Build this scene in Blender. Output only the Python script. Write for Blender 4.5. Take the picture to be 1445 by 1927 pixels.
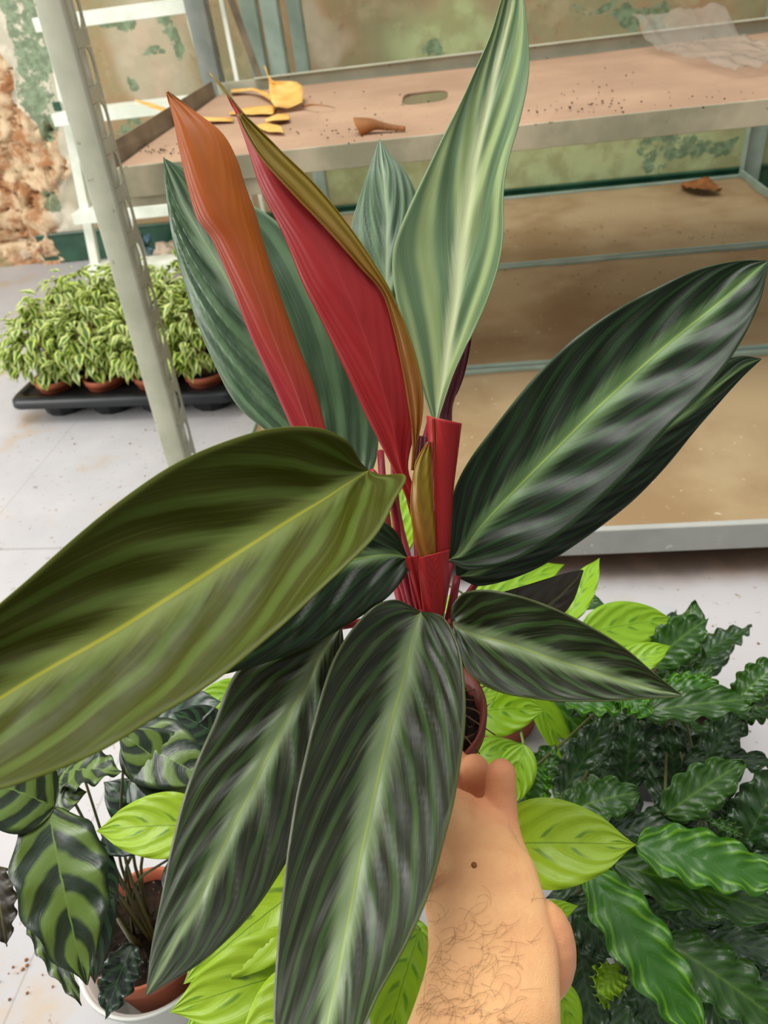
import bpy, math, random
from mathutils import Vector, noise
random.seed(7)
sc = bpy.context.scene
for o in list(bpy.data.objects): bpy.data.objects.remove(o)

# ---------------------------------------------------------------- camera
PITCH, ROLL, FPX, CAMH = math.radians(37), math.radians(7.7), 1392.0, 0.85
FW = Vector((0, math.cos(PITCH), -math.sin(PITCH)))
_R = Vector((1, 0, 0)); _U = Vector((0, math.sin(PITCH), math.cos(PITCH)))
CR = _R*math.cos(ROLL) - _U*math.sin(ROLL)
CU = _R*math.sin(ROLL) + _U*math.cos(ROLL)
CAM = Vector((0, 0, CAMH))
cd = bpy.data.cameras.new('camera'); cam = bpy.data.objects.new('camera', cd)
sc.collection.objects.link(cam); sc.camera = cam
from mathutils import Matrix
m3 = Matrix((CR, CU, -FW)).transposed()
cam.matrix_world = Matrix.Translation(CAM) @ m3.to_4x4()
cd.sensor_fit = 'VERTICAL'; cd.sensor_height = 36; cd.lens = 36*FPX/1927
cd.clip_start = .01
cd.dof.use_dof = True; cd.dof.focus_distance = .42; cd.dof.aperture_fstop = 14

# ---------------------------------------------------------------- light
w = bpy.data.worlds.new('sky'); sc.world = w; w.use_nodes = True
nt = w.node_tree; nt.nodes.clear()
out = nt.nodes.new('ShaderNodeOutputWorld'); bg = nt.nodes.new('ShaderNodeBackground')
tc = nt.nodes.new('ShaderNodeTexCoord'); sp = nt.nodes.new('ShaderNodeSeparateXYZ')
rp = nt.nodes.new('ShaderNodeValToRGB'); mr = nt.nodes.new('ShaderNodeMapRange')
nt.links.new(tc.outputs['Generated'], sp.inputs[0]); nt.links.new(sp.outputs['Z'], mr.inputs[0])
mr.inputs[1].default_value = -1; mr.inputs[2].default_value = 1
nt.links.new(mr.outputs[0], rp.inputs[0]); nt.links.new(rp.outputs[0], bg.inputs[0]); nt.links.new(bg.outputs[0], out.inputs[0])
el = rp.color_ramp.elements
el[0].position = .3; el[0].color = (.10, .09, .08, 1)
el[1].position = .95; el[1].color = (1.02, 1.03, 1.04, 1)
e2 = el.new(.55); e2.color = (.34, .34, .33, 1)
e3 = el.new(.75); e3.color = (.62, .64, .65, 1)
# world light turned down behind the camera to cut grey sheen on leaves
my = nt.nodes.new('ShaderNodeMapRange'); nt.links.new(sp.outputs['Y'], my.inputs[0])
my.inputs[1].default_value = -.9; my.inputs[2].default_value = .5; my.inputs[3].default_value = .42; my.inputs[4].default_value = .95
nt.links.new(my.outputs[0], bg.inputs[1])

def area(name, loc, target, size, power, col):
    l = bpy.data.lights.new(name, 'AREA'); l.size = size; l.energy = power; l.color = col
    o = bpy.data.objects.new(name, l); sc.collection.objects.link(o); o.location = loc
    d = Vector(target)-Vector(loc); o.rotation_euler = d.to_track_quat('-Z', 'Y').to_euler(); return o
area('roof_light', (-.5, .95, 3.1), (0, .6, .2), 1.7, 58, (1, .98, .95))
area('doorway_light', (-3.0, .7, 1.25), (.4, 2.0, .2), 1.5, 60, (1, .98, .95))
vs = sc.view_settings
vs.view_transform = 'Standard'; vs.look = 'None'; vs.gamma = 1; vs.exposure = 0.42; vs.use_curve_mapping = False

# ---------------------------------------------------------------- maths helpers
def ray(x, y): return FW + CR*((x-722.5)/FPX) + CU*((963.5-y)/FPX)
def at(x, y, d): return CAM + ray(x, y)*d                      # d: distance along the viewing axis
def atz(x, y, z):
    r = ray(x, y); return CAM + r*((z-CAMH)/r.z)
SA = math.radians(8)
E_ = Vector((math.cos(SA), -math.sin(SA), 0)); N_ = Vector((math.sin(SA), math.cos(SA), 0))
def EN(e, n, z): return E_*e + N_*n + Vector((0, 0, z))       # room frame: e along the back wall, n towards it
def atn(x, y, n):
    r = ray(x, y); return CAM + r*((n-CAM.dot(N_))/r.dot(N_))
def en(p): return p.dot(E_), p.dot(N_), p.z
def lin(c):
    r = []
    for v in c:
        v /= 255.; r.append(v/12.92 if v <= .04045 else ((v+.055)/1.055)**2.4)
    return (*r, 1)
def sstep(a, b, x):
    t = max(0, min(1, (x-a)/(b-a))); return t*t*(3-2*t)

# ---------------------------------------------------------------- object helpers
def wloc(o):
    v = Vector((0, 0, 0))
    while o: v = v + o.location; o = o.parent
    return v
def root(name, loc, label, cat, group=None):
    o = bpy.data.objects.new(name, None); sc.collection.objects.link(o); o.location = loc
    o.empty_display_size = .02
    o['label'] = label; o['category'] = cat
    if group: o['group'] = group
    return o
def tag(o, label, cat, group=None):
    o['label'] = label; o['category'] = cat
    if group: o['group'] = group
    return o
def mesh(name, verts, faces, mats, parent=None, uvs=None, mi=None, smooth=True, loc=None, kind=None):
    off = wloc(parent) if parent else Vector((0, 0, 0))
    if loc is not None: off = off + (Vector(loc) if not parent else Vector(loc)-off)
    me = bpy.data.meshes.new(name)
    me.from_pydata([Vector(v)-off for v in verts], [], faces)
    for m in (mats if isinstance(mats, (list, tuple)) else [mats]): me.materials.append(m)
    if uvs:
        ul = me.uv_layers.new(name='UVMap')
        for p in me.polygons:
            for li in p.loop_indices: ul.data[li].uv = uvs[me.loops[li].vertex_index]
    if mi:
        for p, i in zip(me.polygons, mi): p.material_index = i
    if smooth:
        for p in me.polygons: p.use_smooth = True
    o = bpy.data.objects.new(name, me); sc.collection.objects.link(o)
    if parent:
        o.parent = parent
        if loc is not None: o.location = Vector(loc)-wloc(parent)
    elif loc is not None: o.location = loc
    if kind: o['kind'] = kind
    return o
class MB:
    def __init__(s): s.v = []; s.f = []
    def box(s, org, ax, ay, az):
        org, ax, ay, az = map(Vector, (org, ax, ay, az)); b = len(s.v)
        for k in (0, 1):
            for j in (0, 1):
                for i in (0, 1): s.v.append(org+ax*i+ay*j+az*k)
        for q in ((0, 2, 3, 1), (4, 5, 7, 6), (0, 1, 5, 4), (2, 6, 7, 3), (0, 4, 6, 2), (1, 3, 7, 5)): s.f.append([b+i for i in q])
        return s
    def ebox(s, e0, e1, n0, n1, z0, z1):
        return s.box(EN(e0, n0, z0), E_*(e1-e0), N_*(n1-n0), (0, 0, z1-z0))
    def tube(s, pts, rad, k=10, cap=True):
        pts = [Vector(p) for p in pts]; n = len(pts)
        if not isinstance(rad, (list, tuple)): rad = [rad]*n
        b0 = len(s.v); prev = None
        for i, p in enumerate(pts):
            t = (pts[min(i+1, n-1)]-pts[max(i-1, 0)]).normalized()
            if prev is None: a = t.orthogonal().normalized()
            else: a = (prev-t*prev.dot(t)).normalized()
            prev = a; c = t.cross(a)
            for j in range(k):
                g = 2*math.pi*j/k; s.v.append(p+(a*math.cos(g)+c*math.sin(g))*rad[i])
        for i in range(n-1):
            for j in range(k):
                s.f.append([b0+i*k+j, b0+i*k+(j+1) % k, b0+(i+1)*k+(j+1) % k, b0+(i+1)*k+j])
        if cap:
            s.f.append([b0+j for j in reversed(range(k))]); s.f.append([b0+(n-1)*k+j for j in range(k)])
        return s
    def lathe(s, c, prof, k=40, ax=None):
        c = Vector(c); b = len(s.v)
        X, Y, Z = ax or (Vector((1, 0, 0)), Vector((0, 1, 0)), Vector((0, 0, 1)))
        for r, z in prof:
            for j in range(k):
                g = 2*math.pi*j/k; s.v.append(c+X*(r*math.cos(g))+Y*(r*math.sin(g))+Z*z)
        for i in range(len(prof)-1):
            for j in range(k):
                s.f.append([b+i*k+j, b+i*k+(j+1) % k, b+(i+1)*k+(j+1) % k, b+(i+1)*k+j])
        return s
    def build(s, name, mat, parent=None, smooth=False, bevel=0, **k):
        o = mesh(name, s.v, s.f, mat, parent, smooth=smooth, **k)
        if bevel:
            b = o.modifiers.new('bevel', 'BEVEL'); b.width = bevel; b.segments = 2; b.limit_method = 'ANGLE'
        return o
def spline(pts, n):
    pts = [Vector(p) for p in pts]; d = [0]
    for a, b in zip(pts, pts[1:]): d.append(d[-1]+max((b-a).length, 1e-6))
    res = []
    for i in range(n):
        t = d[-1]*i/(n-1); k = 0
        while k < len(pts)-2 and d[k+1] < t: k += 1
        res.append(cr(pts, d, k, t))
    return res
def cr(P, d, k, t):
    n = len(P); h = d[k+1]-d[k]; u = (t-d[k])/h
    def tan(i):
        if i == 0: return (P[1]-P[0])/(d[1]-d[0])
        if i == n-1: return (P[-1]-P[-2])/(d[-1]-d[-2])
        return (P[i+1]-P[i-1])/(d[i+1]-d[i-1])
    m0, m1 = tan(k)*h, tan(k+1)*h
    return P[k]*(2*u**3-3*u*u+1)+m0*(u**3-2*u*u+u)+P[k+1]*(-2*u**3+3*u*u)+m1*(u**3-u*u)

# ---------------------------------------------------------------- material helpers
class NT:
    def __init__(s, name):
        s.m = bpy.data.materials.new(name); s.m.use_nodes = True; s.t = s.m.node_tree
        s.b = s.t.nodes['Principled BSDF']; s.o = s.t.nodes['Material Output']
    def n(s, typ, **k):
        x = s.t.nodes.new('ShaderNode'+typ)
        for a, b in k.items(): setattr(x, a, b)
        return x
    def put(s, sock, v):
        if isinstance(v, bpy.types.NodeSocket): s.t.links.new(v, sock)
        elif v is not None: sock.default_value = v
    def mth(s, op, a, b=None, c=None):
        x = s.n('Math', operation=op); s.put(x.inputs[0], a)
        if b is not None: s.put(x.inputs[1], b)
        if c is not None: s.put(x.inputs[2], c)
        return x.outputs[0]
    def ss(s, v, a, b, lo=0., hi=1.):
        x = s.n('MapRange', interpolation_type='SMOOTHSTEP'); s.put(x.inputs[0], v)
        x.inputs[1].default_value = a; x.inputs[2].default_value = b; x.inputs[3].default_value = lo; x.inputs[4].default_value = hi
        return x.outputs[0]
    def mix(s, f, a, b):
        x = s.n('Mix', data_type='RGBA'); s.put(x.inputs[0], f); s.put(x.inputs[6], a); s.put(x.inputs[7], b); return x.outputs[2]
    def noise(s, vec, scale, detail=4, rough=.55, dist=0):
        x = s.n('TexNoise'); s.put(x.inputs['Vector'], vec); x.inputs['Scale'].default_value = scale
        x.inputs['Detail'].default_value = detail; x.inputs['Roughness'].default_value = rough; x.inputs['Distortion'].default_value = dist
        return x.outputs['Fac']
    def coord(s, w='Object'): return s.n('TexCoord').outputs[w]
    def vec(s, x, y, z):
        c = s.n('CombineXYZ'); s.put(c.inputs[0], x); s.put(c.inputs[1], y); s.put(c.inputs[2], z); return c.outputs[0]
    def bump(s, h, strength, dist):
        x = s.n('Bump'); s.put(x.inputs['Height'], h); x.inputs['Strength'].default_value = strength; x.inputs['Distance'].default_value = dist
        s.put(s.b.inputs['Normal'], x.outputs[0])
    def base(s, c, rough=.6, spec=.4, metal=0):
        s.put(s.b.inputs['Base Color'], c); s.put(s.b.inputs['Roughness'], rough)
        s.b.inputs['Specular IOR Level'].default_value = spec; s.b.inputs['Metallic'].default_value = metal
        return s.m

def mottled(name, c1, c2, scale=6, rough=.7, spec=.3, bump=0, metal=0, speck=None, speckscale=120):
    t = NT(name); co = t.coord()
    f = t.ss(t.noise(co, scale, 6), .35, .65)
    c = t.mix(f, lin(c1), lin(c2))
    if speck: c = t.mix(t.ss(t.noise(co, speckscale, 2), .68, .74), c, lin(speck))
    if bump: t.bump(t.noise(co, scale*6, 5), bump, .002)
    return t.base(c, rough, spec, metal)

def leaf_mat(name, dark, mid, pale, rib, freq=7, c=.25, band=(-.2, .8), bwin=(0, .05, .8, 1.), bandmix=.7,
             feather=.7, fext=.3, rough=.35, spec=.5, trans=.0, transcol=None, edge=None, edgemix=.4, ribw=.02, streak=70, tipcol=None, bump=.15, coat=0):
    t = NT(name)
    s = t.n('SeparateXYZ'); t.put(s.inputs[0], t.coord('UV')); u, v = s.outputs[0], s.outputs[1]
    uu = t.mth('SUBTRACT', u, .5); a = t.mth('MULTIPLY', t.mth('ABSOLUTE', uu), 2.)
    side = t.mth('SIGN', uu)
    ws = t.mth('SUBTRACT', v, t.mth('MULTIPLY', t.mth('POWER', a, 1.45), c*1.25))
    ws = t.mth('ADD', ws, t.mth('MULTIPLY', side, .02))
    oi = t.n('ObjectInfo').outputs['Random']
    wob = t.mth('MULTIPLY', t.mth('SUBTRACT', t.noise(t.vec(v, oi, side), 5, 2), .5), .12)
    w2 = t.mth('ADD', ws, wob)
    sn = t.mth('SINE', t.mth('MULTIPLY', w2, 2*math.pi*freq))
    bd = t.ss(sn, band[0], band[1])
    win = t.mth('MULTIPLY', t.ss(a, bwin[0], bwin[1]), t.ss(a, bwin[2], bwin[3], 1., 0.))
    bd = t.mth('MULTIPLY', t.mth('MULTIPLY', bd, win), bandmix)
    col = t.mix(bd, lin(dark), lin(mid))
    fine = t.noise(t.vec(t.mth('MULTIPLY', ws, 1.), t.mth('MULTIPLY', a, .03), side), streak, 3, .6)
    # fine vein tint
    col = t.mix(t.mth('MULTIPLY', t.ss(fine, .45, .75), .11), col, lin(pale))
    if feather:
        big = t.noise(t.vec(ws, side, oi), 9, 2)
        ext = t.mth('MULTIPLY', t.mth('ADD', big, t.mth('MULTIPLY', fine, .7)), fext)
        ff = t.mth('SUBTRACT', 1., t.mth('DIVIDE', a, t.mth('MAXIMUM', ext, .01)))
        ff = t.mth('MULTIPLY', t.ss(ff, -.2, .9), feather)
        col = t.mix(ff, col, lin(pale))
    col = t.mix(t.ss(a, ribw*.6, ribw*1.5, .9, 0.), col, lin(rib))
    if edge: col = t.mix(t.ss(a, .955, .985, 0., edgemix), col, lin(edge))
    if tipcol: col = t.mix(t.ss(t.mth('ADD', v, t.mth('MULTIPLY', uu, .5)), .1, .85), col, lin(tipcol))
    hh = t.mth('ADD', t.mth('MULTIPLY', fine, .35), t.mth('MULTIPLY', sn, .5))
    t.bump(hh, bump, .0012)
    t.put(t.b.inputs['Base Color'], col)
    rn = t.noise(t.coord(), 60, 3)
    t.put(t.b.inputs['Roughness'], t.ss(rn, .3, .8, rough-.05, rough+.12)); t.b.inputs['Specular IOR Level'].default_value = spec
    if trans:
        tr = t.n('BsdfTranslucent'); t.put(tr.inputs[0], transcol and lin(transcol) or col)
        mx = t.n('MixShader'); mx.inputs[0].default_value = trans
        t.t.links.new(t.b.outputs[0], mx.inputs[1]); t.t.links.new(tr.outputs[0], mx.inputs[2]); t.t.links.new(mx.outputs[0], t.o.inputs[0])
    return t.m

M = {}
M['leaf_dark'] = leaf_mat('leaf_dark', (24, 30, 4), (60, 92, 36), (142, 162, 114), (142, 158, 74), freq=9, c=.3, band=(.1, 1.), bandmix=.5, feather=.7, fext=.3, rough=.36, edge=(104, 116, 60), bump=.18, spec=.30, ribw=.014)
M['leaf_deep'] = leaf_mat('leaf_deep', (12, 24, 4), (32, 72, 28), (110, 140, 86), (134, 156, 72), freq=8, c=.36, band=(.1, 1.), bandmix=.4, feather=.65, fext=.28, rough=.38, edge=(50, 78, 34), bump=.14, spec=.28, ribw=.014)
M['leaf_olive'] = leaf_mat('leaf_olive', (62, 66, 4), (96, 118, 48), (148, 164, 82), (176, 174, 50), freq=7, c=.3, band=(.0, 1.), bandmix=.55, feather=.6, fext=.3, rough=.5, edge=(120, 130, 50), trans=.12, bump=.12, spec=.22)
M['leaf_pale'] = leaf_mat('leaf_pale', (100, 130, 88), (172, 192, 126), (226, 236, 184), (220, 232, 168), freq=2.6, c=.5, feather=.85, fext=.24, band=(-.6, .9), bandmix=.85, rough=.38, edge=(196, 214, 150), trans=.28, bump=.1)
M['leaf_back'] = leaf_mat('leaf_back', (48, 76, 44), (98, 130, 86), (162, 178, 150), (150, 176, 120), freq=3.4, c=.6, feather=.55, fext=.2, band=(-.3, 1.), rough=.38, edge=(150, 170, 130), bandmix=.6, bump=.15, spec=.4)
M['leaf_under'] = leaf_mat('leaf_under', (92, 22, 34), (110, 30, 40), (140, 50, 56), (120, 70, 50), feather=.1, rough=.45, bandmix=.3, trans=.1)
M['leaf_brown'] = leaf_mat('leaf_brown', (42, 34, 20), (56, 50, 30), (86, 82, 46), (110, 108, 56), feather=.6, fext=.14, rough=.4)
M['leaf_orange'] = leaf_mat('leaf_orange', (168, 44, 50), (182, 58, 60), (190, 80, 76), (190, 90, 80), feather=.2, fext=.1, c=.6, freq=9, rough=.38, bandmix=.3, tipcol=(178, 92, 8), trans=.3, bump=.12, spec=.3)
M['leaf_red'] = leaf_mat('leaf_red', (152, 28, 28), (184, 44, 52), (200, 80, 80), (180, 50, 50), feather=.1, fext=.1, c=.6, freq=9, rough=.4, bandmix=.35, trans=.3, bump=.12, tipcol=(176, 44, 44), spec=.3)
M['leaf_margin'] = leaf_mat('leaf_margin', (150, 84, 16), (140, 100, 20), (160, 120, 40), (150, 90, 20), feather=.1, rough=.38, bandmix=.4, trans=.25, tipcol=(140, 116, 20))
M['leaf_crimson'] = leaf_mat('leaf_crimson', (96, 20, 34), (110, 28, 40), (120, 36, 44), (100, 30, 40), feather=.1, rough=.4, bandmix=.3, trans=.15)
M['leaf_lime'] = leaf_mat('leaf_lime', (146, 190, 24), (60, 128, 16), (178, 214, 70), (100, 150, 30), freq=4.5, c=.38, band=(.6, 1.), bwin=(.05, .12, .22, .4), bandmix=.7, feather=0, rough=.36, trans=.35, bump=.5, ribw=.012, streak=30)
M['leaf_lime_big'] = leaf_mat('leaf_lime_big', (164, 198, 40), (84, 130, 34), (196, 222, 90), (104, 146, 44), freq=4, c=.42, band=(.7, 1.), bwin=(.08, .16, .22, .5), bandmix=.8, feather=0, rough=.34, trans=.3, bump=.6, ribw=.012, streak=30)
M['leaf_banded'] = leaf_mat('leaf_banded', (30, 46, 26), (104, 130, 52), (84, 110, 66), (110, 136, 60), freq=4, c=.22, band=(-.5, .5), bwin=(0, .03, .8, 1.0), bandmix=.85, feather=0, rough=.28, spec=.55, bump=.5, trans=.1)
M['leaf_banded_dark'] = leaf_mat('leaf_banded_dark', (16, 34, 22), (46, 80, 44), (70, 100, 70), (70, 110, 60), freq=4, c=.3, band=(-.1, .6), bwin=(0, .05, .8, 1.0), bandmix=.8, feather=0, rough=.26, spec=.6, bump=.3)
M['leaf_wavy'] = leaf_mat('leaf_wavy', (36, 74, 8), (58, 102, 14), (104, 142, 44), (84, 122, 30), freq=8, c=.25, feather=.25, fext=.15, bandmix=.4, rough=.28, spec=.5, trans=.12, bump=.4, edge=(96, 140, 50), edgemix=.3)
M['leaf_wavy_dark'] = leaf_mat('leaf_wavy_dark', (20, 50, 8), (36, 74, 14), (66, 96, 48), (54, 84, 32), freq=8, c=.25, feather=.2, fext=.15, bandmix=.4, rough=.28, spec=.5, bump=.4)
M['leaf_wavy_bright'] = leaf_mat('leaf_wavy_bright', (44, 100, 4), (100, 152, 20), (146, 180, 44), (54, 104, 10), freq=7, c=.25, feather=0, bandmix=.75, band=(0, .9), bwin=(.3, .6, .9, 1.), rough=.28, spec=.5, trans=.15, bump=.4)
M['stem_red'] = mottled('stem_red', (150, 36, 48), (120, 30, 40), 20, .4)
M['stem_green'] = mottled('stem_green', (88, 92, 44), (70, 66, 34), 20, .5)
M['stem_lime'] = mottled('stem_lime', (110, 140, 50), (90, 110, 40), 20, .5)
M['twig'] = mottled('twig', (120, 90, 60), (90, 66, 44), 30, .8)
M['terracotta'] = mottled('terracotta', (176, 96, 66), (160, 82, 54), 14, .6)
M['terracotta_dark'] = mottled('terracotta_dark', (120, 52, 32), (96, 40, 26), 14, .5)
M['soil'] = mottled('soil', (46, 32, 22), (24, 18, 12), 60, .95, .2, bump=1, speck=(150, 130, 110), speckscale=260)
M['black_plastic'] = mottled('black_plastic', (26, 29, 31), (36, 39, 41), 10, .42, .4)
M['white_plastic'] = mottled('white_plastic', (222, 226, 216), (206, 210, 200), 6, .4)
M['white_paint'] = mottled('white_paint', (238, 240, 226), (216, 222, 204), 14, .45, .4)
M['galvanised'] = mottled('galvanised', (178, 178, 156), (158, 160, 138), 9, .5, .5, bump=.15, speck=(130, 128, 108), speckscale=60)
M['galvanised_dark'] = mottled('galvanised_dark', (128, 132, 122), (104, 112, 104), 10, .5, .5, bump=.15)
M['galvanised_green'] = mottled('galvanised_green', (156, 172, 156), (134, 152, 136), 10, .5, .5, bump=.15)
M['rust_lip'] = mottled('rust_lip', (190, 178, 150), (146, 142, 116), 7, .7, .3, bump=.3, speck=(110, 100, 80), speckscale=40)
M['lip_grey'] = mottled('lip_grey', (172, 172, 164), (150, 152, 146), 7, .6, .3, bump=.2, speck=(196, 194, 186), speckscale=50)
M['board'] = mottled('board', (176, 144, 116), (158, 128, 102), 3.5, .75, .25, bump=.15, speck=(110, 76, 50), speckscale=95)
M['bench_board'] = mottled('bench_board', (168, 146, 110), (146, 120, 84), 4.5, .75, .25, bump=.2, speck=(190, 176, 146), speckscale=70)
M['green_tile'] = mottled('green_tile', (24, 64, 46), (44, 84, 62), 10, .25, .5)
M['dry_leaf'] = mottled('dry_leaf', (224, 180, 100), (212, 160, 74), 30, .6)
M['dry_brown'] = mottled('dry_brown', (150, 96, 48), (120, 76, 38), 30, .7)
M['teal_film'] = mottled('teal_film', (96, 128, 138), (60, 84, 96), 20, .35)
M['rubble'] = mottled('rubble', (206, 190, 168), (170, 146, 122), 20, .9, .2, bump=.6)
M['dark_iron'] = mottled('dark_iron', (140, 124, 100), (112, 100, 80), 14, .6)
def skin():
    t = NT('skin'); co = t.coord()
    c = t.mix(t.ss(t.noise(co, 22, 5, .65), .3, .7), lin((238, 188, 130)), lin((222, 164, 112)))
    sx = t.n('SeparateXYZ'); t.put(sx.inputs[0], co)
    at_ = t.n('Attribute', attribute_name='pink'); c = t.mix(at_.outputs['Fac'], c, lin((206, 112, 88)))
    wv = t.n('TexVoronoi'); wv.inputs['Scale'].default_value = 420
    t.bump(t.mth('ADD', t.noise(co, 260, 3), t.mth('MULTIPLY', wv.outputs['Distance'], .8)), .4, .001)
    t.base(c, .55, .35)
    t.b.inputs['Subsurface Weight'].default_value = .18; t.b.inputs['Subsurface Radius'].default_value = (.012, .004, .002); t.b.inputs['Subsurface Scale'].default_value = .6
    return t.m
M['skin'] = skin()
M['hair'] = NT('hair').base(lin((120, 84, 54)), .6)
def film():
    t = NT('clear_film')
    g = t.b; t.base(lin((170, 160, 145)), .15, .5)
    tr = t.n('BsdfTransparent'); mx = t.n('MixShader')
    lw = t.n('LayerWeight'); lw.inputs[0].default_value = .35
    t.put(mx.inputs[0], t.ss(lw.outputs['Facing'], 0., 1., .10, .45))
    t.t.links.new(tr.outputs[0], mx.inputs[1]); t.t.links.new(g.outputs[0], mx.inputs[2]); t.t.links.new(mx.outputs[0], t.o.inputs[0])
    return t.m
M['clear_film'] = film()

# ---------------------------------------------------------------- floor
def floor_mat():
    t = NT('floor_stone'); co = t.coord()
    big = t.ss(t.noise(co, 2.2, 6, .6), .35, .65)
    c = t.mix(big, lin((186, 182, 180)), lin((170, 168, 168)))
    c = t.mix(t.ss(t.noise(co, 5, 6, .65), .56, .7), c, lin((176, 160, 142)))
    c = t.mix(t.mth('MULTIPLY', t.ss(t.noise(co, 3.1, 5), .58, .68), .5), c, lin((160, 172, 174)))
    c = t.mix(t.ss(t.noise(co, 75, 4), .63, .7), c, lin((150, 130, 112)))
    c = t.mix(t.ss(t.noise(co, 38, 5), .70, .74), c, lin((84, 66, 52)))
    # joints of the slabs
    s = t.n('SeparateXYZ'); t.put(s.inputs[0], co)
    def joint(val, off, pitch):
        q = t.mth('FRACT', t.mth('DIVIDE', t.mth('SUBTRACT', val, off), pitch))
        return t.ss(t.mth('ABSOLUTE', t.mth('SUBTRACT', q, .5)), .0, .004, 1., 0.)
    ev = t.mth('SUBTRACT', t.mth('MULTIPLY', s.outputs[0], .984), t.mth('MULTIPLY', s.outputs[1], .18))
    nv = t.mth('ADD', t.mth('MULTIPLY', s.outputs[1], .984), t.mth('MULTIPLY', s.outputs[0], .18))
    j = t.mth('MAXIMUM', joint(ev, -1.27, .5), joint(nv, .42, 1.2))
    c = t.mix(t.mth('MULTIPLY', j, .45), c, lin((120, 110, 100)))
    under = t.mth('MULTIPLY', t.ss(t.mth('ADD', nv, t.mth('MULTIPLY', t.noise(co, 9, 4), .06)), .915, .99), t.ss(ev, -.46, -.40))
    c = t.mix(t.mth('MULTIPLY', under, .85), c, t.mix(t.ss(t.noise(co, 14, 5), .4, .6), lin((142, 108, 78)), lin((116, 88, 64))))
    t.bump(t.noise(co, 60, 5), .15, .002)
    return t.base(c, .55, .35)
# the camera's ground plane, big enough for side steps
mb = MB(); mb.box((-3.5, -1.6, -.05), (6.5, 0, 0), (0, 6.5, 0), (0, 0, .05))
mb.build('floor', floor_mat(), kind='structure')

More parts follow.
